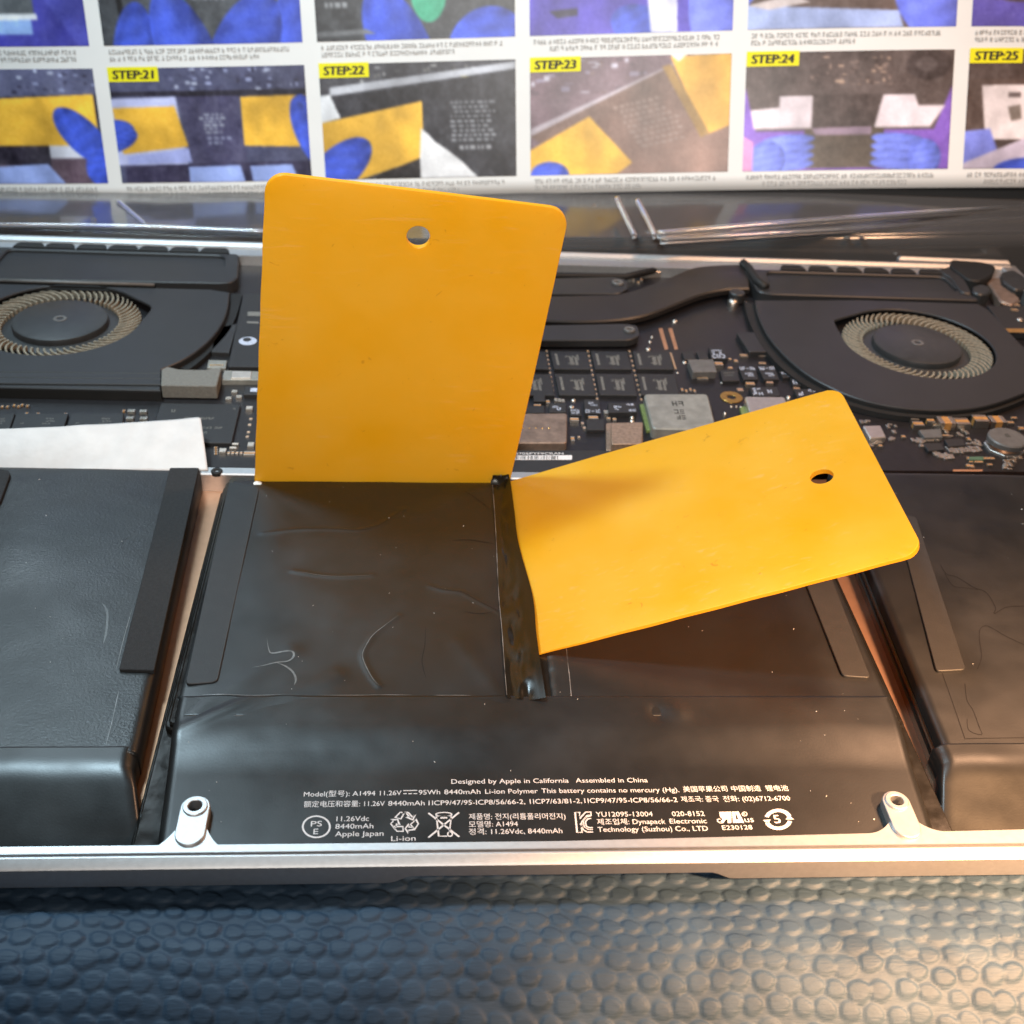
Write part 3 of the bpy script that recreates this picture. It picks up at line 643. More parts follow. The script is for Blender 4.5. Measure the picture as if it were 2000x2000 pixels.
bar_mark(VF, [(1725, 360), (1760, 355), (1800, 395), (1745, 395)], BZ + 3.62, M['ink_dark'])
chip(VF, [(1360, 600), (1505, 595), (1515, 630), (1370, 635)], 0.9, M['green_dark'], 'green_component')
for (x, y, w, d) in ((1350, 612, 0.6, 1.2), (1380, 650, 0.9, 0.9), (1460, 652, 2.2, 1.0), (1525, 615, 0.9, 1.1), (1565, 615, 0.9, 1.1), (1605, 615, 0.9, 1.1), (1575, 680, 1.3, 0.9), (1350, 690, 0.9, 1.4), (1390, 695, 0.9, 1.4), (1830, 190, 1.5, 1.0), (1795, 238, 1.7, 1.2), (430, 480, 0.9, 1.2), (670, 385, 1.0, 1.2), (1910, 300, 1.5, 1.8), (1355, 410, 0.8, 1.6), (1115, 375, 1.8, 0.8), (1000, 260, 1.0, 1.6)): soldered(VF, x, y, w, d, 0.6)
bar_mark(VF, [(1190, 735), (1500, 735), (1495, 755), (1185, 755)], BZ + 0.1, M['copper'], 'copper_trace')
# tiny passives too small to tell apart
V_, F_ = [], []
def tiny(view, x0, y0, x1, y1, n, seed):
    r = random.Random(seed)
    for _ in range(n):
        p = view(r.uniform(x0, x1), r.uniform(y0, y1), BZ); a, b = r.choice(((0.35, 0.6), (0.6, 0.35), (0.45, 0.8)))
        v, f = prism_data([(p.x - a, p.y - b), (p.x + a, p.y - b), (p.x + a, p.y + b), (p.x - a, p.y + b)], BZ + 0.01, BZ + r.uniform(0.3, 0.6), (), 0.08)
        k = len(V_); V_.extend(v); F_.extend([tuple(i + k for i in q) for q in f])
for i in range(22): tiny(VF, 985 + i * 9, 560 + i * 2, 1000 + i * 9, 600 + i * 2, 1, 100 + i)
for i in range(26): tiny(VF, 1130 + i * 13, 515 + (i % 3) * 18, 1140 + i * 13, 530 + (i % 3) * 18, 1, 200 + i)
for i in range(13): tiny(VF, 840 + i * 15, 425, 845 + i * 15, 440, 1, 300 + i)
tiny(VF, 1090, 320, 1340, 395, 12, 5); tiny(VF, 760, 420, 880, 520, 8, 6); tiny(VF, 1720, 640, 1850, 745, 12, 7); tiny(VF, 500, 270, 600, 430, 9, 8); tiny(VF, 220, 235, 320, 255, 4, 9)
tiny(VF, 1320, 440, 1480, 500, 7, 10); tiny(VF, 320, 440, 440, 500, 6, 11); tiny(VF, 1760, 560, 1920, 640, 6, 12)
mesh('small_components', V_, F_, M['solder'], board, kind='stuff')

# ------------------------------------------------------------------ fans
def opening(cx, cy, R0, tip_ang, tip_len, n=80):
    pts = []
    for i in range(n):
        a = 2 * math.pi * i / n
        d = (a - tip_ang + math.pi) % (2 * math.pi) - math.pi
        e = max(0, 1 - abs(d) / 0.42) ** 1.5 * tip_len
        pts.append((cx + (R0 + e) * math.cos(a), cy + (R0 + e) * math.sin(a)))
    return pts
FZ = -1.4
blade_me = None
def fan(outline, cx, cy, tip_ang, swirl, label):
    global blade_me
    f = bpy.data.objects.new('fan', None); COL.objects.link(f); f.parent = lap; f.location = Vector((cx, cy, FZ - 4)) * S - lap.location; f.empty_display_size = 0.01
    f['label'] = label
    o = prism('fan_cover', outline, FZ - 0.7, FZ, M['plastic'], f, holes=[opening(cx, cy, 22.6, tip_ang, 2.9)], ch=0.25); shade_auto(o, 30)
    ins = offset_poly([tuple(p[:2]) for p in outline], 0.5)
    prism('fan_housing', outline, FZ - 5.6, FZ - 5.0, M['plastic_dark'], f)
    wall = prism('fan_wall', outline, FZ - 5.0, FZ - 0.72, M['plastic_dark'], f, holes=[offset_poly(ccw2(outline), 1.2)])
    V, F = [], []                                    # hub and tapered ring, turned on a lathe
    prof = [(0.0, 0.0), (12.2, 0.0), (12.9, -0.25), (13.1, -0.9), (13.1, -2.0), (16.3, -2.6), (16.6, -3.4), (0, -3.4)]
    n = 64
    for (r_, z) in prof:
        for i in range(n):
            a = 2 * math.pi * i / n; V.append((cx + r_ * math.cos(a), cy + r_ * math.sin(a), FZ - 0.3 + z))
    for j in range(len(prof) - 1):
        for i in range(n): F.append((j * n + i, (j) * n + (i + 1) % n, (j + 1) * n + (i + 1) % n, (j + 1) * n + i)[::-1])
    h = mesh('impeller_hub', V, F, M['impeller'], f); shade_auto(h, 30)
    d = prism('hub_pin', circle(cx, cy, 1.9, 24), FZ - 0.29, FZ - 0.12, M['chip_grey'], h, holes=[circle(cx, cy, 0.95, 16)], ch=0.06); shade_auto(d)
    # one curved blade, shared by all
    key = 'blade_%d' % swirl
    me = bpy.data.meshes.get(key)
    if me is None:
        V, F = [], []; m_ = 5
        for k in range(m_ + 1):
            t = k / m_; r_ = 15.9 + (22.0 - 15.9) * t; a = swirl * 0.20 * t * t + swirl * 0.06 * t
            zt = -2.3 + 0.55 * t if t < 0.5 else -2.03 + 0.05 * t
            for sgn in (-1, 1):
                w_ = 0.27 + 0.10 * t
                x = r_ * math.cos(a) - sgn * w_ * math.sin(a); y = r_ * math.sin(a) + sgn * w_ * math.cos(a)
                V.append((x * S, y * S, (4 + zt + 0.9) * S)); V.append((x * S, y * S, (4 - 4.0) * S))
        for k in range(m_):
            b = k * 4; c_ = b + 4
            F += [(b, b + 2, c_ + 2, c_), (b + 1, c_ + 1, c_ + 3, b + 3), (b, c_, c_ + 1, b + 1), (b + 2, b + 3, c_ + 3, c_ + 2)]
        F += [(0, 1, 3, 2), (m_ * 4, m_ * 4 + 2, m_ * 4 + 3, m_ * 4 + 1)]
        me = bpy.data.meshes.new(key); me.from_pydata(V, [], F); me.materials.append(M['blades'])
    NB = 59
    r = random.Random(cx)
    for i in range(NB):
        b = link('blade', me, f); b.rotation_euler = (0, 0, 2 * math.pi * i / NB); b.location.z = r.uniform(-0.15, 0.1) * S
    return f
def ccw2(p):
    p = [tuple(q[:2]) for q in p]
    s = sum(p[i][0] * p[(i + 1) % len(p)][1] - p[(i + 1) % len(p)][0] * p[i][1] for i in range(len(p)))
    return p if s > 0 else p[::-1]
def Pz(view, pts, z): return [view(x, y, z).xy for x, y in pts]
curve = smooth_line([V4(x, y, FZ) for x, y in ((1545, 590), (1535, 690), (1500, 790), (1430, 890), (1330, 980), (1220, 1050), (1085, 1108))], 5)
outl = [V4(-360, 520, FZ).xy] + Pz(V4, [(600, 548), (1420, 570)], FZ) + [p.xy for p in curve] + Pz(V4, [(1080, 1250), (-330, 1222)], FZ)
outl = [Vector((max(p[0], -170), p[1])) for p in outl]
hubL = V4(404, 768, FZ - 0.3)
fanL = fan(outl, hubL.x, hubL.y, 0.35, 1, 'fan behind the white liner sheet')
# stepped ridges along the front of that fan's cover
for (y0, y1, hh) in ((1108, 1140, 0.35), (1145, 1180, 0.6), (1185, 1222, 0.85)):
    prism('cover_ridge', [V4(-330, y0 - 12, FZ).xy, V4(1085, y0, FZ).xy, V4(1085, y1, FZ).xy, V4(-330, y1 - 12, FZ).xy], FZ - 0.02, FZ + hh * 0.6, M['plastic'], fanL, ch=0.2)
shade_auto(prism('foam_pad', round_poly(Pz(V4, [(1088, 1108), (1130, 1090), (1205, 1108), (1390, 1112), (1440, 1098), (1490, 1102), (1458, 1222), (1085, 1216)], -0.6), 0.4), -4.2, -0.6, M['foam_grey'], lap, ch=0.2), 30)

curve = smooth_line([V6(x, y, FZ) for x, y in ((240, 600), (262, 700), (320, 820), (420, 940), (560, 1060), (720, 1150), (880, 1215), (1050, 1258), (1250, 1285), (1480, 1290), (1700, 1262), (1930, 1185), (2150, 1080))], 5)
outr = [p.xy for p in curve] + Pz(V6, [(2300, 900), (2050, 900), (1932, 985), (1705, 655), (1640, 622), (900, 598)], FZ)
hubR = V6(1262, 868, FZ - 0.3)
outr = [p.xy for p in curve] + Pz(V6, [(2200, 1000), (1990, 960), (1710, 660), (1640, 622), (900, 598)], FZ)
fanR = fan(outr, hubR.x, hubR.y, math.pi - 0.55, -1, 'fan behind the tilted yellow card')
# rubber surround of the right fan
cin = [p.xy for p in curve]
cout = [p.xy for p in smooth_line([V6(x, y, -3.0) for x, y in ((170, 600), (195, 710), (255, 840), (355, 975), (500, 1100), (670, 1195), (850, 1265), (1040, 1312), (1250, 1338), (1500, 1338), (1730, 1302), (1960, 1215), (2180, 1100))], 5)]
prism('fan_gasket', cin + cout[::-1], -4.5, -2.9, M['plastic_dark'], lap)
cin = [p.xy for p in smooth_line([V4(x, y, -3.0) for x, y in ((1560, 590), (1545, 690), (1510, 790), (1440, 890), (1345, 980), (1250, 1050), (1180, 1092))], 5)]
cout = [p.xy for p in smooth_line([V4(x, y, -3.0) for x, y in ((1630, 600), (1600, 720), (1545, 840), (1470, 930), (1390, 1010), (1320, 1070), (1270, 1105))], 5)]
prism('fan_gasket', cin + cout[::-1], -4.5, -3.2, M['plastic_dark'], lap)

# ------------------------------------------------------------------ exhaust covers, heat pipe, brackets
HZ = -0.9
def exhaust(view, frame, panel, scallops, sy, hw):
    fo = round_poly([(p[0], min(p[1], 238.4)) for p in Pz(view, frame, HZ)], 1.6); pa = round_poly([(p[0], min(p[1], 236.8)) for p in Pz(view, panel, HZ)], 2.5, 6)
    o = prism('exhaust_cover', fo, -5, HZ, M['plastic'], lap, holes=[pa], ch=0.35); shade_auto(o, 30)
    p = prism('exhaust_panel', offset_poly(ccw2(pa), -0.02), -5, HZ - 0.9, M['plastic'], o)
    for x in scallops:
        q = Pz(view, [(x - 88, sy(x)), (x + 88, sy(x) + 2), (x + 62, sy(x) + 22), (x - 70, sy(x) + 20)], HZ)
        c0 = view(x, sy(x) - 8, HZ)
        prism('vent_tab', [(c0.x - hw, 238.3), (c0.x + hw, 238.3), (c0.x + hw - 0.5, 240.4), (c0.x + hw - 1.4, 241.6), (c0.x - hw + 1.4, 241.6), (c0.x - hw + 0.5, 240.4)], -3, HZ + 0.5, M['plastic_dark'], o, ch=0.2)
exhaust(V4, [(-300, 262), (1545, 275), (1632, 262), (1602, 490), (1560, 522), (1490, 526), (-300, 492)], [(60, 292), (1525, 300), (1512, 420), (1440, 440), (-40, 405)], (230, 437, 652, 860, 1062, 1268, 1470), lambda x: 238 + x * 0.02, 4.75)
exhaust(V6, [(150, 372), (215, 372), (300, 378), (1440, 425), (1560, 545), (1660, 600), (340, 560), (262, 545)], [(300, 400), (1420, 445), (1525, 545), (345, 522)], (455, 630, 805, 975, 1145, 1320), lambda x: 372 + (x - 300) * 0.035, 4.3)
tube('gasket_rail', [V4(-200, 503, -0.9), V4(300, 518, -0.9), V4(1040, 540, -0.9)], 0.55, M['chip_grey'], lap)
pu = smooth_line([V5(x, y, -1.2) for x, y in ((150, 615), (430, 612), (700, 606), (850, 600), (1000, 562), (1180, 495), (1350, 425), (1520, 405), (1740, 398))], 6)
pl = smooth_line([V5(x, y, -1.2) for x, y in ((150, 770), (370, 778), (620, 784), (880, 770), (1060, 735), (1250, 665), (1420, 600), (1580, 568), (1740, 560))], 6)
shade_auto(prism('heat_pipe', [p.xy for p in pu] + [p.xy for p in pl][::-1], -3.2, -1.2, M['pipe'], lap, ch=0.5), 30)
def bracket(pts, c, r_, z):
    o = prism('heatsink_bracket', round_poly(Pz(V5, pts, z), 1.5, 5), -3.8, z, M['plastic'], lap, ch=0.25); shade_auto(o, 30)
    p = V5(c[0], c[1], z + 0.5)
    s_ = prism('screw', circle(p.x, p.y, r_, 24), z, z + 0.7, M['chip_grey'], o, holes=[circle(p.x, p.y, r_ * 0.4, 6)], ch=0.2); shade_auto(s_, 30)
bracket([(150, 500), (820, 485), (905, 500), (925, 560), (860, 598), (150, 598)], (850, 520), 1.9, -0.9)
bracket([(150, 815), (900, 800), (985, 812), (1000, 880), (930, 910), (150, 912)], (930, 838), 1.7, -1.6)
tube('coolant_tube', [V5(150, 560, -2), V5(420, 478, -2), V5(900, 486, -2), V5(1100, 440, -2.5)], 1.2, M['plastic_dark'], lap)
tube('cover_hook', [V6(165, 365, -0.4), V6(200, 400, -0.2), V6(250, 480, -0.2), V6(310, 520, -0.4)], 1.4, M['plastic_dark'], lap)
p = V6(130, 548, -1); shade_auto(prism('screw', circle(p.x, p.y, 2.5, 28), -4, -0.9, M['plastic'], lap, ch=0.3), 30)
p = V6(105, 600, -3); shade_auto(prism('solder_point', circle(p.x, p.y, 1.7, 20), BZ, -2.6, M['solder'], lap, ch=0.8), 50)
# hinge and connector clutter in the far right corner
def lump(name, view, pts, z0, z1, m_, r_=1.0): return shade_auto(prism(name, round_poly(Pz(view, pts, z1), r_, 5), z0, z1, m_, lap, ch=0.5), 35)
lump('hinge_block', VE, [(1060, 640), (1450, 670), (1610, 720), (1560, 830), (1420, 900), (1270, 880), (1060, 720)], -6, 0.6, M['plastic_dark'], 2.0)
lump('hinge_arm', VE, [(900, 760), (1060, 720), (1240, 880), (1330, 1050), (1190, 1030), (1060, 850)], -6, -0.2, M['plastic'], 1.5)
lump('hinge_screw', VE, [(1320, 960), (1420, 930), (1530, 960), (1540, 1040), (1430, 1060), (1330, 1030)], -6, -0.6, M['impeller'], 1.5)
lump('cable_cover', VE, [(1660, 790), (1800, 760), (1960, 850), (1990, 990), (1830, 1000), (1680, 900)], -6, 0.2, M['impeller'], 1.5)
lump('bronze_clip', VE, [(1470, 880), (1600, 790), (1700, 900), (1900, 1120), (1800, 1180), (1660, 1140), (1540, 960)], -6, -1.4, M['brown_chip'], 1.0)
for (x, y) in ((1710, 1165), (1840, 1175), (1820, 1235)): soldered(VE, x, y, 2.2, 1.6, 1.2, z=-3, body=M['gold'], name='connector_pin')
sideb = prism('side_board', Pz(VE, [(1500, 1190), (1980, 1190), (2100, 1520), (1730, 1500)], -2.2), -4.2, -2.2, M['chip'], lap, ch=0.15)
prism('side_board_edge', Pz(VE, [(1710, 1460), (2100, 1462), (2110, 1510), (1740, 1505)], -2.18), -2.2, -2.12, M['gold'], sideb)
o = VE(1885, 1355, -2); shade_auto(prism('solder_point', circle(o.x, o.y, 1.1, 16), -2.2, -1.6, M['solder'], sideb, ch=0.3), 40)

# ------------------------------------------------------------------ battery
bat = thing('battery', (0, 60, -7.3), 'black lithium battery pack with foam strips and white print filling the front of the laptop', 'battery')
CZ = -1.5
def seg_dist(px, py, pts):
    best = 9e9
    for a, b in zip(pts[:-1], pts[1:]):
        dx, dy = b[0] - a[0], b[1] - a[1]; l2 = dx * dx + dy * dy
        t = max(0, min(1, ((px - a[0]) * dx + (py - a[1]) * dy) / l2)); ex, ey = px - a[0] - t * dx, py - a[1] - t * dy
        best = min(best, ex * ex + ey * ey)
    return math.sqrt(best)
# stacked side layers of the centre block (their edges show in the two gaps)
for k, (dx, z0, z1) in enumerate(((2.6, -7.2, -5.6), (1.9, -5.55, -4.3), (1.2, -4.25, -3.0), (0.4, -2.95, -1.9))):
    shade_auto(prism('cell_layer', rrect(-66.6 - dx, 6.5 if z1 < -4 else 32, 66.9 + dx, 111 + 0.15 * k, 1.2), z0, z1, M['film_gloss'], bat, ch=0.3), 30)
CREASE_L = [[V8(x, y, CZ).xy for x, y in pts] for pts in (
    [(150, 465), (330, 447), (500, 448), (680, 456), (790, 430), (860, 385), (935, 335)],
    [(320, 683), (450, 710), (560, 720), (680, 718), (760, 712)],
    [(1080, 765), (1150, 785), (1250, 795), (1330, 835), (1450, 895), (1505, 930)],
    [(905, 930), (830, 985), (760, 1040), (715, 1110), (705, 1150), (722, 1200), (760, 1270), (795, 1310)],
    [(1200, 510), (1300, 505), (1450, 525)], [(1055, 985), (1050, 1090), (1035, 1170), (1045, 1230), (1058, 1270)], [(1262, 228), (1340, 275), (1430, 338)],
    [(1262, 900), (1350, 912), (1430, 900)])]
def left_cell_z(x, y):
    z = CZ + 0.22 * nz(x, y, 0.055, 3) + 0.05 * nz(x, y, 0.17, 5)
    z += 0.9 * math.exp(-((x + 33) / 26) ** 2 - ((y - 74) / 26) ** 2)
    for c_ in CREASE_L[:4]:
        d = seg_dist(x, y, c_)
        if d < 2.4: z += 0.12 * math.exp(-(d / 0.6) ** 2)
    for (ax, ay, bx_, by_, h_, w_) in ((-64, 33, -47, 50, 0.32, 2.2), (-60, 31, -38, 44, 0.22, 2.0), (-5, 36, -15, 53, 0.22, 2.4), (-62, 108, -44, 98, 0.2, 3.0), (-8, 108, -22, 96, 0.25, 3.0)):
        d = seg_dist(x, y, [(ax, ay), (bx_, by_)]); z += h_ * math.exp(-(d / w_) ** 2)
    e = min(x + 66.6, -3.6 - x, 110.4 - y)
    if e < 6: z -= 0.35 * (1 - e / 6) ** 2
    if e < 1.2: z -= 0.4 * (1 - e / 1.2) ** 2
    return z
def lerp(a, b, t): return a + (b - a) * t
grid('battery_cell', 150, 200, lambda u, v: (lambda x, y: (x, y, left_cell_z(x, y)))(lerp(-66.6, -3.6, u), lerp(33.5, 110.4, v)), M['film'], bat, skirt=-3)
def right_cell_z(x, y):
    z = CZ + 0.10 * nz(x, y, 0.06, 13) + 0.03 * nz(x, y, 0.22, 15)
    e = min(x - 1.6, 66.9 - x, 110.4 - y)
    if e < 1.5: z -= 0.6 * (1 - e / 1.5) ** 2
    if x < 6.0: z += 0.16 * nz(x, y, 0.9, 2) * (6.0 - x) / 4.4
    return z
grid('battery_cell', 120, 140, lambda u, v: (lambda x, y: (x, y, right_cell_z(x, y)))(lerp(1.6, 66.9, u), lerp(33.5, 110.4, v)), M['film'], bat, skirt=-3)
# torn seam flap of the left cell lying over the tilted card's edge
lft = smooth_line([V8(x, y, CZ + 0.35) for x, y in ((1428, 150), (1432, 200), (1437, 340), (1447, 520), (1460, 800), (1478, 1000), (1490, 1200), (1507, 1370))], 12)
rgt = smooth_line([V8(x, y, 0.75 if y < 1250 else -0.4) for x, y in ((1522, 150), (1530, 200), (1548, 340), (1572, 520), (1648, 800), (1668, 1000), (1688, 1150), (1722, 1370))], 12)
def flap(u, v):
    j = v * (len(lft) - 1); i = min(int(j), len(lft) - 2); t = j - i
    a = lft[i].lerp(lft[i + 1], t); b = rgt[i].lerp(rgt[i + 1], t); p = a.lerp(b, u)
    z = p.z - 0.6 * math.sin(math.pi * u) + (0.45 * nz(p.x * 1.8, p.y * 0.6, 0.35, 9) + 0.10 * abs(nz(p.x * 2, p.y * 0.6, 0.6, 4))) * math.sin(math.pi * min(1, u * 1.2))
    return (p.x, p.y, z)
grid('seam_flap', 22, 150, flap, M['film_tint'], bat)
def tip(u, v):
    a = V8(1418, 190, CZ + 0.4).lerp(V8(1528, 195, CZ + 0.4), u); b = V8(1428, 112, 1.2).lerp(V8(1512, 128, 0.8), u); p = a.lerp(b, v)
    return (p.x + 0.5 * nz(p.x, p.y, 0.8, 1), p.y, p.z + 0.5 * nz(p.x * 1.1, p.y, 0.9, 21) * v + 0.2 * math.sin(u * 6) * v)
grid('torn_tip', 18, 14, tip, M['film_tint'], bat)
def ribbon(name, pts, w, z, material, parent, taper=True):
    P = smooth_line([Vector((p[0], p[1], 0)) for p in pts], 6); V, F = [], []
    n = len(P)
    for i, p in enumerate(P):
        t = (P[min(i + 1, n - 1)] - P[max(i - 1, 0)]).normalized(); s = Vector((-t.y, t.x, 0))
        k = i / (n - 1); ww = w * (min(1, 4 * k, 4 * (1 - k)) if taper else 1) * (0.75 + 0.5 * abs(nz(p.x, p.y, 0.8, 2))) / 2 + 0.01
        zz = z(p.x, p.y) if callable(z) else z
        V += [tuple(p + s * ww + Vector((0, 0, zz))), tuple(p - s * ww + Vector((0, 0, zz)))]
    for i in range(n - 1): F.append((2 * i, 2 * i + 1, 2 * i + 3, 2 * i + 2))
    return mesh(name, V, F, material, parent)
lz = lambda x, y: left_cell_z(x, y) + 0.06
for i, w, mt in ((0, 0.06, 'crease_dark'), (1, 0.07, 'crease'), (2, 0.08, 'crease_dark'), (3, 0.15, 'crease'), (4, 0.18, 'crease_dark'), (5, 0.18, 'crease_dark'), (6, 0.12, 'crease_dark'), (7, 0.12, 'crease_dark')):
    ribbon('crease', CREASE_L[i], w, lz, M[mt], bat)
for pts in ([(90, 1212), (150, 1205), (225, 1188), (290, 1178), (322, 1155), (318, 1130), (280, 1125), (205, 1132), (185, 1110), (175, 1050)], [(225, 1188), (280, 1205), (320, 1235), (335, 1275), (325, 1310)]):
    ribbon('crease', [V8(x, y, CZ).xy for x, y in pts], 0.42, lz, M['crease'], bat)
# pale ribbons that paint a glint along the film edges
ribbon('painted_film_edge', [V8(x, y, CZ + 0.2).xy for x, y in ((1425, 190), (1437, 340), (1447, 520), (1460, 800), (1478, 1000), (1492, 1200), (1505, 1360))], 0.13, lambda x, y: CZ + 0.42, M['edge'], bat, False)
ribbon('painted_film_edge', [V8(x, y, CZ + 0.2).xy for x, y in ((1590, 820), (1600, 900), (1620, 1100), (1640, 1360))], 0.12, lambda x, y: CZ + 0.75 if y > 45 else CZ + 0.4, M['edge'], bat, True)
ribbon('painted_film_edge', [VA(x, y, CZ).xy for x, y in ((470, 1240), (480, 1340), (490, 1420), (502, 1550))], 0.15, lambda x, y: right_cell_z(x, y) + 0.03, M['edge'], bat, False)
p = VG(1080, 568, CZ); prism('white_dot', circle(p.x, p.y, 0.95, 24), CZ - 0.3, CZ + 0.12, M['mark'], bat)
# foam strips
def foam(view, pts, z, h, m_, rc=0.8):
    q = round_poly([view(x, y, z + h).xy for x, y in pts], rc, 5)
    return shade_auto(prism('foam_strip', q, z - 0.3, z + h, m_, bat, ch=0.12), 30)
foam(V7, [(1108, 150), (1255, 182), (1052, 1118), (895, 1130)], CZ, 0.45, M['foam_smooth'], 1.2)
foam(VB, [(200, 60), (345, 80), (745, 1098), (608, 1088)], CZ, 0.45, M['foam_smooth'], 1.0)

# left and right outer packs
def side_pack(s):
    if s < 0:
        top = lambda v: lerp(-70.9, -74.0, v); far = -150.0
    else:
        top = lambda v: lerp(72.4, 77.6, v); far = 152.0
    y0, y1 = 25.0, (114.0 if s < 0 else 117.5)
    def fz(x, y):
        z = CZ + 0.14 * nz(x, y, 0.05, 31 + s) + 0.04 * nz(x, y, 0.2, 37)
        z += 0.5 * math.exp(-((x - s * 105) / 26) ** 2 - ((y - 75) / 34) ** 2)
        e = min(abs(x - (top((y - y0) / (y1 - y0)))), y1 - y)
        if e < 1.5: z -= 0.7 * (1 - e / 1.5) ** 2
        return z
    def f(u, v):
        y = lerp(y0, y1, v); x = lerp(top(v), far, u); return (x, y, fz(x, y))
    o = grid('battery_cell', 120, 130, f if s > 0 else (lambda u, v: f(1 - u, v)), M['film_rough'] if s < 0 else M['film'], bat, skirt=-7.2)
    for k, (dx, z0, z1) in enumerate(((0.9, -7.2, -5.4), (0.5, -5.35, -4.0)) if s > 0 else ()):
        a, b = top(0), top(1)
        prism('cell_layer', [(a - s * dx, y0), (b - s * dx, y1 - 2), (b + s * 20, y1 - 2), (a + s * 20, y0)], z0, z1, M['film_gloss'], bat, ch=0.2)
    # film over the front of the pack: flap, shoulder, lower skirt
    def g(u, v):
        # v from 0 (rim) to 1 (flap edge)
        y = lerp(5.4, 26.2, v)
        q = min(1, max(0, (24.5 - y) / 6.0)); t = 1 - q
        zz = max(-6.9, CZ + 0.14 - 0.43 * 6 * (q ** 3 - q ** 4 / 2) - 0.43 * max(0, 18.5 - y))
        xe = s * (lerp(66.4, 71.0, min(1, v * 1.25)) )
        x = lerp(xe, far, u)
        d = abs(x - xe)
        if d < 2.2: zz -= 1.1 * (1 - d / 2.2) ** 2 * (0.4 + t)
        zz += 0.16 * nz(x, y, 0.13, 50 + s) * min(1, v * 3)
        return (x, y, zz)
    fo = grid('front_film', 130, 70, g if s > 0 else (lambda u, v: g(1 - u, v)), M['film'], bat, skirt=-7.2)
    return o, fz
packL, fzl = side_pack(-1); packR, fzr = side_pack(1)
foam(V7, [(822, 82), (962, 82), (745, 1062), (575, 1058)], CZ, 0.75, M['foam'], 0.4)
foam(V7, [(-160, 60), (40, 95), (50, 108), (2, 240), (-120, 400), (-260, 400)], CZ, 1.2, M['foam'], 0.5)
foam(VB, [(860, 300), (965, 320), (1205, 1058), (1062, 1066)], CZ, 0.6, M['foam_smooth'], 1.0)
ribbon('painted_film_edge', [V7(x, y, CZ + 0.3).xy for x, y in ((575, 1150), (545, 1290), (512, 1420))], 0.14, lambda x, y: fzl(x, y) + 0.05, M['edge'], bat, True)
ribbon('painted_film_edge', [V7(x, y, CZ + 0.3).xy for x, y in ((640, 760), (600, 900), (560, 1060))], 0.14, lambda x, y: fzl(x, y) + 0.05, M['crease'], bat, True)
zr = lambda x, y: fzr(x, y) + 0.05
for pts, w in (([(1080, 560), (1110, 605), (1160, 620), (1240, 670), (1300, 695), (1345, 765), (1340, 795), (1400, 765), (1486, 760)], 0.2), ([(1100, 600), (1140, 660), (1200, 672), (1260, 680)], 0.14), ([(1486, 945), (1400, 905), (1340, 870), (1300, 852), (1272, 870), (1270, 920), (1280, 1000), (1260, 1060)], 0.16), ([(1200, 1130), (1210, 1210), (1240, 1260), (1270, 1340), (1280, 1375), (1220, 1355), (1210, 1300)], 0.13), ([(1200, 1395), (1300, 1392), (1486, 1390)], 0.12), ([(1090, 1080), (1150, 1250), (1200, 1395)], 0.14)):
    ribbon('crease', [VB(x, y, CZ).xy for x, y in pts], w, zr, M['crease_dark'], bat, False)
# scuffs on the left pack
for pts, w in (([(580, 480), (600, 440), (630, 420)], 0.14), ([(585, 500), (600, 550), (620, 580)], 0.12), ([(495, 740), (520, 790), (515, 880), (500, 940)], 0.5)):
    ribbon('scuff', [V7(x, y, CZ).xy for x, y in pts], w, lambda x, y: fzl(x, y) + 0.03, M['film_tint'], bat)

# the printed front film of the centre block
FLZ = -2.2
XL = lambda y: lerp(-64.0, -66.3, min(1, (y - 5) / 30.0)); XR = lambda y: lerp(64.2, 66.9, min(1, (y - 5) / 30.0))
def front_z(x, y):
    y_s = 20.5 + 0.6 * math.sin(x * 0.05); y_e = 31.5 + 1.2 * nz(x, 0, 0.05, 3)
    t = min(1, max(0, (y - y_s) / (y_e - y_s))); t = t * t * (3 - 2 * t)
    z = lerp(FLZ, CZ + 0.16, t)
    k = min(1, max(0, (y - 19.5) / 6))
    z += k * (0.26 * nz(x, y * 1.5, 0.05, 61) + 0.04 * nz(x, y, 0.2, 62)) * (0.35 + 0.65 * math.sin(math.pi * min(1, max(0, (y - 19) / 20))))
    # diagonal tension fold at the left, dimple at the right
    d = abs((x + 66) * 0.62 - (y - 29.5)) ; z += 0.45 * k * math.exp(-(d / 1.6) ** 2) * math.exp(-((x + 58) / 8) ** 2)
    z -= 0.35 * k * math.exp(-((x - 21) / 1.3) ** 2 - ((y - 34) / 2.2) ** 2); z += 0.3 * k * math.exp(-((x - 25) / 2) ** 2 - ((y - 34.5) / 2.5) ** 2)
    e = min(x - XL(y), XR(y) - x)
    if e < 1.2: z -= 0.7 * (1 - e / 1.2) ** 2
    return max(z, FLZ - 1.0)
def ff(u, v):
    y = lerp(4.9, 38.5, v); x = lerp(XL(y), XR(y), u); z = front_z(x, y)
    if v >= 0.999: z = max(CZ + 0.1, left_cell_z(x, y) + 0.08 if x < -2 else right_cell_z(x, y) + 0.08)
    return (x, y, z)
label = grid('label_film', 220, 90, ff, M['film'], bat, skirt=-5.0)
ribbon('painted_film_edge', [(x, 38.52 + 0.05 * math.sin(x)) for x in (-62, -58, -52, -47)], 0.12, lambda x, y: left_cell_z(x, y) + 0.22, M['edge'], bat, True)
ribbon('painted_film_edge', [(x, 38.52 + 0.05 * math.sin(x)) for x in (-40, -34, -30, -24)], 0.10, lambda x, y: left_cell_z(x, y) + 0.22, M['edge'], bat, True)
ribbon('painted_film_edge', [(x, 38.50) for x in (-20, -17, -13)], 0.10, lambda x, y: left_cell_z(x, y) + 0.22, M['edge'], bat, True)

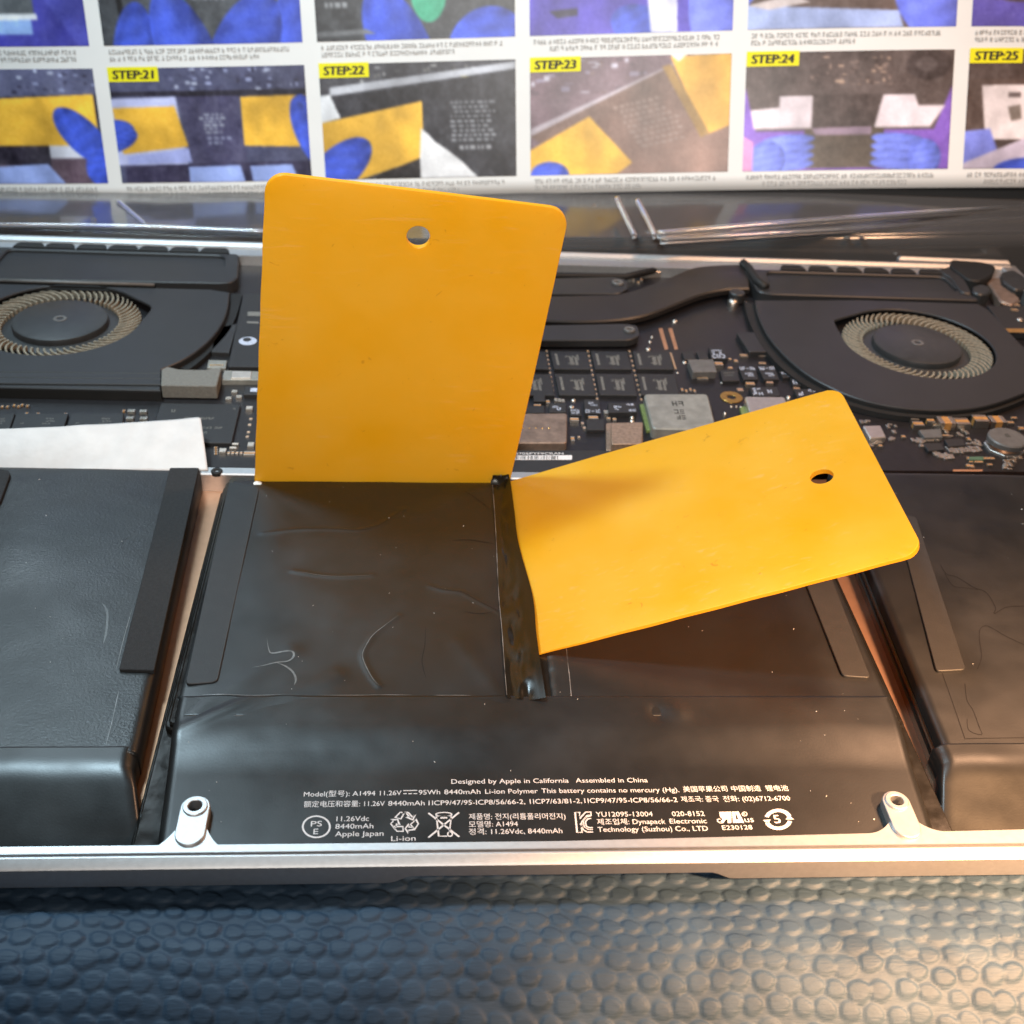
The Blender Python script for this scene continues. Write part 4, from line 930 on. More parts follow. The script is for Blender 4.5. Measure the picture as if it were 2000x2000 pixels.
# ------------------------------------------------------------------ lettering
def text_mesh(s):
    c_ = bpy.data.curves.new('lettering', 'FONT'); c_.body = s; c_.resolution_u = 3; c_.offset = 0.0
    o = bpy.data.objects.new('lettering', c_); COL.objects.link(o)
    dg = bpy.context.evaluated_depsgraph_get(); me = bpy.data.meshes.new_from_object(o.evaluated_get(dg))
    V = [tuple(v.co) for v in me.vertices]; F = [tuple(p.vertices) for p in me.polygons]
    bpy.data.objects.remove(o); bpy.data.curves.remove(c_); bpy.data.meshes.remove(me)
    return V, F
def line(s, a, b, cap, parent=None, material=None, z=None, name='printed_text', lift=0.045):
    """text from baseline point a to baseline point b (mm), cap = height of a capital letter"""
    V, F = text_mesh(s); x0 = min(v[0] for v in V); x1 = max(v[0] for v in V)
    a, b = Vector(a), Vector(b); ex = (b - a) / (x1 - x0); ey = Vector((-ex.y, ex.x, 0)).normalized() * cap / 0.70
    out = []
    for v in V:
        p = a + ex * (v[0] - x0) + ey * v[1]; out.append((p.x, p.y, p.z + lift))
    return mesh(name, out, F, material or M['print'], parent or label)
TZ = FLZ
def T1(x, y): return VT1(x, y, TZ)
def T2(x, y): return VT2(x, y, TZ)
CAP = 1.02
for s, a, b in (
    ('Designed by Apple in California', T1(1195, 190), T2(182, 175)), ('Assembled in China', T2(232, 175), T2(735, 172)),
    ('Model(型号): A1494', T1(123, 283), T1(642, 275)), ('11.26V', T1(676, 275), T1(833, 271)), ('95Wh', T1(958, 269), T1(1113, 266)), ('8440mAh', T1(1143, 266), T1(1406, 263)),
    ('Li-ion Polymer', T1(1441, 262), T1(1822, 258)), ('This battery contains no mercury (Hg).', T1(1850, 257), T2(956, 240)), ('美国苹果公司', T2(985, 238), T2(1293, 234)), ('中国制造', T2(1322, 234), T2(1528, 231)), ('锂电池', T2(1562, 231), T2(1720, 229)),
    ('额定电压和容量: 11.26V', T1(123, 357), T1(711, 350)), ('8440mAh', T1(736, 349), T1(1001, 346)), ('1ICP9/47/95-ICP8/56/66-2, 1ICP7/63/81-2,', T1(1030, 346), T2(275, 318)), ('1ICP9/47/95-ICP8/56/66-2', T2(293, 317), T2(943, 310)),
    ('제조국: 중국', T2(970, 308), T2(1232, 306)), ('전화: (02)6712-6700', T2(1265, 306), T2(1732, 299)),
    ('11.26Vdc', T1(360, 462), T1(596, 459)), ('8440mAh', T1(352, 517), T1(628, 513)), ('Apple Japan', T1(350, 572), T1(702, 567)), ('Li-ion', T1(758, 606), T1(935, 602)),
    ('제품명: 전지(리튬폴리머전지)', T1(1322, 447), T2(160, 427)), ('모델명: A1494', T1(1322, 503), T1(1678, 498)), ('정격: 11.26Vdc, 8440mAh', T1(1322, 557), T2(138, 527)),
    ('YU12095-13004', T2(373, 413), T2(770, 410)), ('020-8152', T2(906, 409), T2(1132, 407)), ('제조업체: Dynapack', T2(382, 467), T2(860, 462)), ('Electronic', T2(890, 461), T2(1148, 458)), ('Technology (Suzhou) Co., LTD', T2(386, 519), T2(1157, 511)),
    ('E230128', T2(1258, 505), T2(1468, 501))):
    line(s, a, b, CAP if not s.startswith('E23') else 0.92)
line('PS', T1(174, 500), T1(255, 498), 1.12); line('E', T1(193, 556), T1(228, 555), 1.12)
line('c', T2(1221, 455), T2(1250, 454), 1.3); line('us', T2(1415, 452), T2(1478, 450), 1.25)
def flatmesh(name, V, F, material=None, parent=None): return mesh(name, V, F, material or M['print'], parent or label)
def stroke(pts, w, closed=False):
    """a flat printed line"""
    V, F = [], []; P = [Vector(p) for p in pts]; n = len(P)
    for i, p in enumerate(P):
        a = P[i - 1] if (i > 0 or closed) else P[i]; b = P[(i + 1) % n] if (i < n - 1 or closed) else P[i]
        t = (b - a).normalized(); s = Vector((-t.y, t.x, 0)); d1 = (p - a); k = 1.0
        if d1.length > 1e-6 and (b - p).length > 1e-6:
            k = 1 / max(0.5, math.cos(0.5 * d1.angle(b - p)))
        V += [tuple(p + s * w / 2 * k + Vector((0, 0, 0.045))), tuple(p - s * w / 2 * k + Vector((0, 0, 0.045)))]
    for i in range(n if closed else n - 1):
        j = (i + 1) % n; F.append((2 * i, 2 * i + 1, 2 * j + 1, 2 * j))
    return V, F
def join(parts):
    V, F = [], []
    for v, f in parts:
        o = len(V); V += v; F += [tuple(i + o for i in q) for q in f]
    return V, F
def ell(view, cx, cy, rx, ry, n=40, a0=0, a1=360): return [view(cx + rx * math.cos(math.radians(a0 + (a1 - a0) * i / n)), cy - ry * math.sin(math.radians(a0 + (a1 - a0) * i / n)), TZ) for i in range(n + (0 if a1 - a0 == 360 else 1))]
flatmesh('certification_mark', *stroke(ell(VT1, 215, 502, 98, 77), 0.30, True))
flatmesh('direct_current_mark', *join([stroke([T1(845, 240), T1(947, 238)], 0.17)] + [stroke([T1(845 + i * 38, 262), T1(871 + i * 38, 261)], 0.17) for i in range(3)]))
rec = []
for pts in ([(787, 435), (822, 398), (852, 398), (852, 403), (828, 445)], [(842, 400), (882, 398), (912, 432), (932, 410), (915, 452), (868, 430), (888, 428), (868, 402)], [(935, 445), (955, 480), (930, 520), (898, 485), (925, 462)], [(925, 522), (885, 527), (885, 550), (860, 515), (888, 482), (886, 505), (912, 505)], [(843, 500), (845, 535), (800, 535), (775, 500)], [(755, 452), (805, 450), (818, 490), (800, 478), (785, 520), (755, 480), (772, 462)]):
    rec.append(stroke([T1(x, y) for x, y in pts], 0.20, True))
flatmesh('recycling_mark', *join(rec))
bn = [stroke([T1(1028, 402), T1(1252, 575)], 0.30), stroke([T1(1250, 398), T1(1028, 580)], 0.30), stroke([T1(1085, 420), T1(1103, 570), T1(1165, 570)], 0.22), stroke([T1(1195, 420), T1(1180, 545)], 0.22), stroke(ell(VT1, 1140, 412, 58, 14, 24), 0.20, True), stroke(ell(VT1, 1185, 555, 17, 16, 18), 0.22, True), stroke([T1(1115, 438), T1(1165, 437)], 0.28), stroke([T1(1085, 425), T1(1195, 425)], 0.16)]
flatmesh('crossed_bin_mark', *join(bn))
kc = [stroke([T2(x, y) for x, y in ((226, 383), (258, 382), (259, 425), (300, 381), (336, 380), (338, 402), (310, 404), (272, 450), (272, 500), (275, 522), (240, 523))], 0.20, True), stroke([T2(x, y) for x, y in ((338, 425), (315, 428), (298, 450), (305, 480), (325, 490), (350, 490))], 0.22), stroke([T2(x, y) for x, y in ((262, 460), (285, 505), (310, 520), (352, 520))], 0.20), stroke([T2(x, y) for x, y in ((338, 408), (305, 415), (283, 445), (290, 485), (320, 503), (350, 503))], 0.16)]
flatmesh('safety_mark', *join(kc))
def flatpoly(view, pts):
    P = [view(x, y, TZ) for x, y in pts]
    F = []
    for t in tessellate_polygon([[Vector((p.x, p.y, 0)) for p in P]]):
        a, b, c_ = (P[i] for i in t)
        F.append(t if (b - a).cross(c_ - a).z > 0 else t[::-1])
    return [(p.x, p.y, p.z + 0.045) for p in P], F
ul = [flatpoly(VT2, [(1232, 380), (1318, 378), (1318, 456), (1292, 457), (1292, 432), (1278, 432), (1262, 458), (1232, 459), (1258, 428), (1240, 415)]), flatpoly(VT2, [(1322, 378), (1345, 378), (1350, 432), (1368, 432), (1345, 378), (1368, 377), (1408, 455), (1330, 456)]), stroke(ell(VT2, 1410, 394, 17, 14, 20), 0.13, True)]
flatmesh('component_mark', *join(ul)); line('R', T2(1403, 401), T2(1418, 400), 0.45)
def arc_band(a0, a1, r0, r1): 
    V, F = [], []; n = 24
    for i in range(n + 1):
        a = math.radians(a0 + (a1 - a0) * i / n)
        for r_ in (r0, r1):
            p = T2(1645 + r_ * math.cos(a), 432 - r_ * 0.76 * math.sin(a)); V.append((p.x, p.y, p.z + 0.045))
    for i in range(n): F.append((2 * i, 2 * i + 1, 2 * i + 3, 2 * i + 2) if a1 > a0 else (2 * i + 2, 2 * i + 3, 2 * i + 1, 2 * i))
    return V, F
flatmesh('year_mark', *join([arc_band(20, 165, 68, 97), arc_band(200, 350, 68, 97), flatpoly(VT2, [(1698, 432), (1755, 432), (1720, 402)]), flatpoly(VT2, [(1538, 437), (1593, 433), (1572, 462)])]))
line('5', T2(1622, 458), T2(1668, 457), 1.75)
line('10705PYF9CRAN', VC(235, 1182, -3.15), VC(800, 1180, -3.15), 0.95, parent=strip, lift=0.03)

# ------------------------------------------------------------------ dust on the battery
V_, F_ = [], []
r = random.Random(11)
for i in range(150):
    x = r.uniform(-125, 125); y = r.uniform(8, 110)
    z = (left_cell_z(x, y) if -66 < x < -4 else right_cell_z(x, y) if 2 < x < 66 else (fzl(x, y) if x < -76 else fzr(x, y) if x > 80 else None)) if y > 39 else (front_z(x, y) if -63 < x < 63 else None)
    if z is None: continue
    a = r.uniform(0.04, 0.11) * (2.0 if r.random() < 0.06 else 1); l = a * r.choice((1, 1, 1.5, 3)); th = r.uniform(0, 3.1)
    ex = Vector((math.cos(th), math.sin(th), 0)) * l; ey = Vector((-math.sin(th), math.cos(th), 0)) * a; p = Vector((x, y, z + 0.04)); k = len(V_)
    V_ += [p - ex, p - ey, p + ex, p + ey, p + Vector((0, 0, a))]; F_ += [(k, k + 1, k + 4), (k + 1, k + 2, k + 4), (k + 2, k + 3, k + 4), (k + 3, k, k + 4)]
tag(mesh('dust', [tuple(v) for v in V_], F_, M['lint']), kind='stuff')

# ------------------------------------------------------------------ yellow pry cards
def card(corners, hole_px, thick, label, bow):
    """corners: base-left, base-right, top-right, top-left of the visible card in mm; the blade runs on below the base"""
    BL, BR, TR, TL = (Vector(c_) for c_ in corners)
    up = ((TL - BL).normalized() + (TR - BR).normalized()).normalized()
    w = (BR - BL).normalized(); nrm = w.cross(up).normalized(); w = up.cross(nrm).normalized()
    W = 59.0
    mid = (TL + TR) / 2; H = 86.0
    org = mid - up * H                                  # middle of the blade edge
    o = bpy.data.objects.new('pry_card', None)
    d = ray(*hole_px); c0 = Vector(CX); t = (org - c0).dot(nrm) / Vector(d).dot(nrm); hp = c0 + Vector(d) * t - org
    hu, hv = hp.dot(w), hp.dot(up)
    r_ = 4.2
    out = []
    for (cx, cy, a) in ((W / 2 - r_, H - r_, 0), (-W / 2 + r_, H - r_, 90)):
        for i in range(9):
            t = math.radians(a + 90 * i / 8); out.append((cx + r_ * math.cos(t), cy + r_ * math.sin(t)))
    out += [(-W / 2 + 0.05 * math.sin(i), H - r_ - (H - r_) * i / 40) for i in range(1, 41)] + [(-W / 2 + W * i / 24, 0.12 * math.sin(i * 1.7)) for i in range(1, 24)] + [(W / 2, (H - r_) * i / 40) for i in range(40)]
    hole = circle(hu, hv, 2.35, 32)
    # rows of points inside so that the bend stays smooth
    from mathutils.geometry import delaunay_2d_cdt
    pts = [Vector(p) for p in out]; n0 = len(pts); pts += [Vector(p) for p in hole]; nh = len(hole)
    edges = [(i, (i + 1) % n0) for i in range(n0)] + [(n0 + i, n0 + (i + 1) % nh) for i in range(nh)]
    for i in range(1, 20):
        for j in range(1, 28):
            p = Vector((-W / 2 + W * i / 20, H * j / 28))
            if (p - Vector((hu, hv))).length > 3.4 and p.y < H - 1.5: 
                if not (p.y > H - 5 and abs(p.x) > W / 2 - 5): pts.append(p)
    vs_, es_, fs_, ov, oe, of = delaunay_2d_cdt(pts, edges, [list(range(n0))], 1, 1e-6)
    fs_ = [f for f in fs_ if (sum((vs_[i] for i in f), Vector((0, 0))) / len(f) - Vector((hu, hv))).length > 2.33]
    def place(u, v, side):
        e = thick * min(1, 0.30 + 0.70 * v / 30.0) / 2
        b_ = bow * ((v / H) * (1 - v / H)) * 4
        edge = min(u + W / 2, W / 2 - u, H - v); 
        if edge < 0.25: e *= 0.72
        return org + w * u + up * v + nrm * (b_ + side * e)
    V = [tuple(place(v.x, v.y, 1)) for v in vs_]; n = len(V); V += [tuple(place(v.x, v.y, -1)) for v in vs_]
    F = []
    from collections import Counter
    cnt = {}
    for f in fs_:
        a, b, c_ = vs_[f[0]], vs_[f[1]], vs_[f[2]]
        if (b.x - a.x) * (c_.y - a.y) - (b.y - a.y) * (c_.x - a.x) < 0: f = f[::-1]
        F.append(tuple(f)); F.append(tuple(i + n for i in f[::-1]))
        for i in range(len(f)): cnt[(f[i], f[(i + 1) % len(f)])] = 1
    for (i, j) in list(cnt):
        if (j, i) not in cnt: F.append((j, i, i + n, j + n))
    m = mesh('pry_card', V, F, M['card'], None, loc=tuple(org)); shade_auto(m, 30)
    md = m.modifiers.new('bevel', 'BEVEL'); md.width = 0.00022; md.segments = 2; md.limit_method = 'ANGLE'; md.angle_limit = math.radians(40)
    tag(m, label, 'pry card', 'yellow plastic pry cards')
    return m
card([(-60.5, 109.7, -.5), (-2.0, 111.2, -.5), (6.2, 103.7, 68.9), (-53.1, 100.5, 73.7)], (789 * 1.0352, 443 * 1.0352), 1.3, 'yellow plastic card standing upright behind the left centre battery cell', 0.8)
card([(4.4, 50.5, 0.0), (0.2, 108.6, 0.0), (70.9, 107.9, 26.3), (70.3, 48.4, 25.5)][0:4], (1551 * 1.0352, 903 * 1.0352), 1.3, 'yellow plastic card tilted over the right centre battery cell, wedged in the centre seam', 0.0)

# ------------------------------------------------------------------ white liner sheet behind the left pack
def liner(u, v):
    top = [(-260, 1522), (0, 1510), (400, 1494), (830, 1470), (1120, 1452), (1345, 1428)]
    x = lerp(-260, 1352, u); i = max(k for k in range(len(top) - 1) if x >= top[k][0] - 1e-6 or k == 0)
    a, b = top[i], top[i + 1]; yt = lerp(a[1], b[1], min(1, (x - a[0]) / (b[0] - a[0])))
    if x > 1325: yt += 10 * ((x - 1325) / 27) ** 2
    pt = V4(x, yt, 2.6 + 0.6 * math.sin(u * 5)); xb = lerp(-240, 1400, u); pb = V4(xb, 1790, -2.2)
    p = pb.lerp(pt, v); p.z += 0.7 * math.sin(math.pi * v) + 0.25 * nz(p.x, p.y, 0.12, 8)
    return tuple(p)
sh = grid('liner_sheet', 90, 24, liner, M['white'], None, loc=(-100, 115, -2))
md = sh.modifiers.new('thickness', 'SOLIDIFY'); md.thickness = 0.0003
tag(sh, 'white liner sheet sticking out behind the left battery pack', 'sheet')

# ------------------------------------------------------------------ instruction leaflet
LC = np.array([12.1037, 98.4389, -0.3965, 0.09316, 0.03836, -0.04644, 0.00895, 0.00274, 276.66078, -14.86339, -3.37, 0.77497, 0.44744, 0.31624, 0.07178, 0.00573, 8.08356, 10.94605, 1.07404, -0.48844, -0.13793, 0.94873, -0.02557, -0.00581]).reshape(3, 8)
def leaf(s, t, lift=0.0):
    q = s / 100.0
    def raw(q, t): return LC[:, 0] + LC[:, 1] * q + LC[:, 2] * q * q + LC[:, 3] * q ** 3 + LC[:, 4] * q ** 4 + (LC[:, 5] + LC[:, 6] * q + LC[:, 7] * q * q) * t
    p = raw(q, t)
    if lift:
        a = raw(q + 0.01, t) - p; b = raw(q, t + 1) - p; n = np.cross(a, b); p = p + n / np.linalg.norm(n) * lift
    return Vector(CX + (p - CX) * 1.04)
A0, GUT, TB, PH, GP = 72.0, 4.9, 6.04, 37.78, 7.14
lroot = leaf(0, 0)
lea = thing('instruction_leaflet', tuple(lroot), 'large white printed instruction leaflet with step photographs propped up behind the laptop', 'leaflet')
paper = grid('paper', 96, 50, lambda u, v: tuple(leaf(lerp(-236, 240, u), lerp(0, 236, v))), M['paper'], lea)
md = paper.modifiers.new('thickness', 'SOLIDIFY'); md.thickness = 0.00016; md.offset = -1

def srgb(c_): c_ = np.asarray(c_, float) / 255.0; return np.where(c_ <= 0.04045, c_ / 12.92, ((c_ + 0.055) / 1.055) ** 2.4)
class Canvas:
    def __init__(self, w, h, bg, seed):
        self.w, self.h = w, h; self.U, self.V = np.meshgrid(np.linspace(0, 1, w), np.linspace(0, 1, h)); self.r = np.random.RandomState(seed)
        self.im = np.ones((h, w, 3)) * np.array(bg, float)
    def fill(self, m, col, grad=None, soft=0.0):
        c_ = np.ones((self.h, self.w, 3)) * np.array(col, float)
        if grad is not None: c_ = c_ * (1 + np.array(grad[0]) * (self.U - grad[1]) + np.array(grad[2]) * (self.V - grad[3]))[..., None]
        self.im = np.where(m[..., None], c_, self.im); return self
    def poly(self, pts, col, grad=None):
        m = np.zeros((self.h, self.w), bool); n = len(pts)
        for i in range(n):
            (x0, y0), (x1, y1) = pts[i], pts[(i + 1) % n]
            if y0 == y1: continue
            c_ = ((y0 > self.V) != (y1 > self.V)) & (self.U < (x1 - x0) * (self.V - y0) / (y1 - y0) + x0); m ^= c_
        return self.fill(m, col, grad)
    def ell(self, cx, cy, rx, ry, col, rot=0, grad=None):
        a = math.radians(rot); dx = self.U - cx; dy = (self.V - cy); X = dx * math.cos(a) + dy * math.sin(a); Y = -dx * math.sin(a) + dy * math.cos(a)
        return self.fill((X / rx) ** 2 + (Y / ry) ** 2 < 1, col, grad)
    def glove(self, cx, cy, rx, ry, rot=0, col=(62, 84, 190)):
        a = math.radians(rot); dx = self.U - cx; dy = self.V - cy; X = dx * math.cos(a) + dy * math.sin(a); Y = -dx * math.sin(a) + dy * math.cos(a)
        d = (X / rx) ** 2 + (Y / ry) ** 2; m = d < 1; s = (0.90 + 0.18 * np.clip(1 - d, 0, 1) - 0.16 * X / rx + 0.10 * np.sin(9 * X / rx + 5 * Y / ry) * np.clip(d, 0, 1) + 0.05 * np.sin(17 * Y / ry + 3 * X / rx))[..., None]
        self.im = np.where(m[..., None], np.clip(np.array(col, float) * s, 0, 255), self.im); return self
    def clutter(self, x0, y0, x1, y1, n, cols, size=0.02):
        for _ in range(n):
            x, y = self.r.uniform(x0, x1), self.r.uniform(y0, y1); a, b = self.r.uniform(0.3, 1.6, 2) * size
            self.poly([(x, y), (x + a, y), (x + a, y + b), (x, y + b)], cols[self.r.randint(len(cols))])
        return self
    def textblock(self, x0, y0, x1, y1, rows, col=(150, 155, 170), shear=(0, 0)):
        for i in range(rows):
            y = y0 + (y1 - y0) * i / rows; x = x0 + self.r.uniform(0, 0.03)
            while x < x1 - self.r.uniform(0, 0.05):
                l = self.r.uniform(0.008, 0.03); dy = (x - x0) * shear[1]; dx = (y - y0) * shear[0]
                self.poly([(x + dx, y + dy), (x + l + dx, y + dy), (x + l + dx, y + dy + (y1 - y0) / rows * 0.55), (x + dx, y + dy + (y1 - y0) / rows * 0.55)], col); x += l + 0.01
        return self
    def finish(self, amt=5):
        im = self.im; h2, w2 = self.h // 3, self.w // 3
        im = im[:h2 * 3, :w2 * 3].reshape(h2, 3, w2, 3, 3).mean((1, 3)); im = im + self.r.normal(0, amt, (h2, w2, 1))
        def smooth(n):                                # soft light and dark patches of a photograph
            a = self.r.uniform(-1, 1, (n, n * 2)); yi = np.linspace(0, n - 1.001, h2); xi = np.linspace(0, 2 * n - 1.001, w2)
            y0 = yi.astype(int); x0 = xi.astype(int); fy = (yi - y0)[:, None]; fx = (xi - x0)[None, :]
            y1 = np.minimum(y0 + 1, n - 1); x1 = np.minimum(x0 + 1, 2 * n - 1)
            return (a[y0][:, x0] * (1 - fx) + a[y0][:, x1] * fx) * (1 - fy) + (a[y1][:, x0] * (1 - fx) + a[y1][:, x1] * fx) * fy
        dark = np.clip(1 - im.mean(-1) / 150, 0, 1)
        im = im * (1 + 0.16 * smooth(4) + 0.08 * smooth(12))[..., None] + (dark * (22 * smooth(9) + 26 * np.clip(smooth(26), 0, 1) + 14 * smooth(34)))[..., None]
        for _ in range(1):
            p = np.pad(im, ((1, 1), (1, 1), (0, 0)), 'edge'); im = (p[:-2, 1:-1] + p[2:, 1:-1] + p[1:-1, :-2] + p[1:-1, 2:] + 2 * p[1:-1, 1:-1]) / 6
        return srgb(np.clip((im - 118) * 1.06 + 124, 0, 255))
def panel(k, row, cv):
    t0 = TB + row * (PH + GP); s0 = k * A0 + GUT / 2; s1 = (k + 1) * A0 - GUT / 2
    im = cv.finish(); h, w = im.shape[:2]
    lo, hi = -236 + 2, 240 - 2
    V = []; 
    for j in range(h):
        for i in range(w): V.append(tuple(leaf(min(hi, max(lo, lerp(s0, s1, i / (w - 1)))), lerp(t0 + PH, t0, j / (h - 1)), 0.12)))
    F = [(j * w + i, (j + 1) * w + i, (j + 1) * w + i + 1, j * w + i + 1) for j in range(h - 1) for i in range(w - 1)]
    o = mesh('printed_photo', V, F, M['photo'], lea, smooth=True)
    ca = o.data.color_attributes.new('ink', 'FLOAT_COLOR', 'POINT'); col = np.ones((h * w, 4)); col[:, :3] = im.reshape(-1, 3)
    ca.data.foreach_set('color', col.reshape(-1).astype(np.float32))
    return o
YC = (222, 172, 62); BL_ = (60, 82, 196); DK = (48, 48, 62); DK2 = (70, 72, 98); LB = (150, 168, 226)
BOARD = [(96, 98, 128), (60, 60, 84), (140, 146, 180), (44, 42, 60), (178, 184, 208)]
W_, H_ = 450, 252
def c20(sd):
    c_ = Canvas(W_, H_, (88, 90, 118), sd).clutter(0, 0, 1, .25, 60, BOARD).poly([(0, .25), (1, .22), (1, .8), (0, .85)], DK).poly([(0, .62), (1, .62), (1, 1), (0, 1)], (92, 76, 88))
    c_.poly([(.08, .28), (.98, .22), (.98, .66), (.1, .67)], YC, ((0.15,), .5, (-.2,), .4)).poly([(.1, .66), (.72, .66), (.72, .84), (.3, .82), (.1, .8)], (44, 40, 52)).poly([(.72, .66), (.9, .66), (.9, .77), (.72, .77)], (210, 212, 226))
    c_.poly([(.28, .86), (.7, .82), (.78, 1), (.3, 1)], LB).poly([(0, .88), (.16, .88), (.18, 1), (0, 1)], LB).glove(.90, .58, .10, .27, -22).glove(1.0, .82, .10, .2, 10)
    return c_
def c21(sd):
    c_ = Canvas(W_, H_, DK2, sd).clutter(.25, 0, 1, .2, 60, BOARD).poly([(0, .2), (1, .2), (1, .26), (0, .24)], (34, 32, 46)).poly([(0, .26), (.33, .25), (.36, .84), (0, .84)], (178, 182, 220))
    c_.poly([(0, .34), (.32, .33), (.37, .68), (.03, .74)], YC, ((.1,), .2, (-.15,), .5)).poly([(.34, .25), (.65, .25), (.67, .84), (.38, .84)], (66, 64, 92)).textblock(.44, .40, .58, .58, 6).textblock(.45, .60, .60, .68, 2, (130, 134, 160))
    c_.poly([(.66, .26), (1, .25), (1, .7), (.66, .68)], YC, ((-.2,), .8, (0,), 0)).poly([(.03, .84), (1, .82), (1, 1), (.03, 1)], (48, 44, 70)).poly([(.36, .86), (.63, .85), (.65, 1), (.36, 1)], LB).poly([(.68, .86), (.9, .85), (.93, 1), (.69, 1)], LB).poly([(.28, .72), (.37, .69), (.38, .82), (.05, .83), (.05, .76)], (160, 168, 222))
    c_.glove(.01, .54, .09, .10, 25).glove(.02, .62, .07, .12, 40).glove(.97, .36, .06, .11, 0).glove(1.0, .60, .07, .30, -12)
    return c_
def c22(sd):
    c_ = Canvas(W_, H_, (60, 60, 66), sd).clutter(.2, 0, 1, .16, 40, [(160, 160, 160), (60, 60, 60), (190, 170, 80), (90, 90, 90)]).poly([(.05, .2), (1, .02), (1, .08), (.05, .27)], (176, 178, 186)).poly([(.05, .28), (.5, .2), (.52, .9), (.06, .95)], (40, 40, 46)).poly([(.5, .18), (1, .09), (1, 1), (.55, 1)], (46, 46, 52))
    c_.textblock(.66, .34, .90, .70, 9, (150, 152, 158)).textblock(.68, .72, .88, .78, 1, (165, 165, 170)).poly([(0, .5), (.52, .33), (.52, .82), (.18, 1), (0, 1)], YC, ((.1,), .3, (-.25,), .6)).poly([(.0, .27), (.05, .26), (.1, .46), (0, .5)], (216, 218, 222))
    c_.poly([(.51, .56), (.55, .62), (.58, .68), (.64, .75), (.72, .86), (.8, 1), (.48, 1), (.5, .8)], (214, 214, 216)).glove(.07, .90, .13, .30, 28).poly([(.27, .97), (.5, .82), (.5, 1), (.27, 1)], (34, 30, 32))
    return c_
def c23(sd):
    c_ = Canvas(W_, H_, (112, 92, 100), sd).clutter(0, 0, .6, .3, 50, [(140, 130, 150), (90, 76, 84), (180, 176, 190), (120, 100, 100)], .03).poly([(.0, .6), (.82, .0), (.9, .0), (0, .68)], (170, 160, 168)).poly([(.0, .66), (.8, .02), (1, .5), (1, 1), (.3, 1)], (118, 92, 82), ((.25,), .5, (.35,), .5)).textblock(.42, .42, .68, .8, 9, (150, 128, 120), (.35, -.35)).poly([(.7, .02), (1, 0), (1, .6), (.88, .68)], (226, 172, 70)).poly([(.66, .1), (.7, .08), (.9, .66), (.86, .7)], (150, 116, 60))
    c_.poly([(0, .78), (.3, .5), (.52, .9), (.44, 1), (0, 1)], YC).glove(.1, 1.0, .1, .12, 0).poly([(.7, 0), (.78, 0), (.74, .06)], (230, 220, 220))
    return c_
def c24(sd):
    c_ = Canvas(W_, H_, (84, 72, 70), sd).clutter(.28, .04, .72, .34, 90, [(140, 120, 112), (70, 58, 56), (176, 150, 132), (104, 88, 84)], .018).ell(.88, .12, .11, .13, (66, 56, 56)).ell(.87, .12, .05, .06, (88, 78, 78))
    c_.poly([(0, .3), (1, .3), (1, 1), (0, 1)], (122, 88, 180)).poly([(0, .28), (1, .28), (.92, .66), (.06, .66)], (86, 74, 72)).poly([(.03, .48), (.17, .46), (.17, .37), (.33, .37), (.33, .64), (.05, .64)], (208, 198, 206)).poly([(.67, .37), (.82, .37), (.84, .46), (.97, .46), (.9, .64), (.62, .64)], (208, 198, 206)).poly([(.33, .36), (.67, .36), (.63, .66), (.33, .66)], (72, 60, 58)).poly([(.3, .64), (.68, .64), (.68, .98), (.28, .98)], (88, 76, 66), ((0,), 0, (.2,), .8)).poly([(.33, .64), (.62, .63), (.62, .7), (.35, .7)], (150, 130, 150))
    for i in range(4): c_.glove(.22, .74 + .07 * i, .13, .05, -8, (112, 128, 224)); c_.glove(.75, .74 + .07 * i, .13, .05, 8, (112, 128, 224))
    c_.glove(.12, .9, .09, .16, 0, (106, 122, 220)).glove(.88, .9, .08, .16, 0, (106, 122, 220)).poly([(0, .7), (.05, .75), (.05, 1), (0, 1)], (206, 140, 190))
    return c_
def c25(sd):
    c_ = Canvas(W_, H_, (74, 62, 60), sd).poly([(0, .25), (.5, .25), (.5, .6), (.08, .75), (0, .7)], (80, 66, 62)).poly([(.07, .3), (1, .28), (1, .75), (.1, .75)], (214, 204, 206)).poly([(.2, .36), (.26, .36), (.26, .4), (.2, .4)], (90, 80, 80)).poly([(.2, .48), (.26, .46), (.27, .58), (.22, .6)], (120, 110, 104)).poly([(0, .68), (.12, .66), (.2, 1), (0, 1)], (120, 130, 214)).poly([(.0, .95), (.4, .66), (1, .6), (1, 1), (0, 1)], (196, 186, 206)).glove(.35, 1, .2, .1, 0)
    return c_
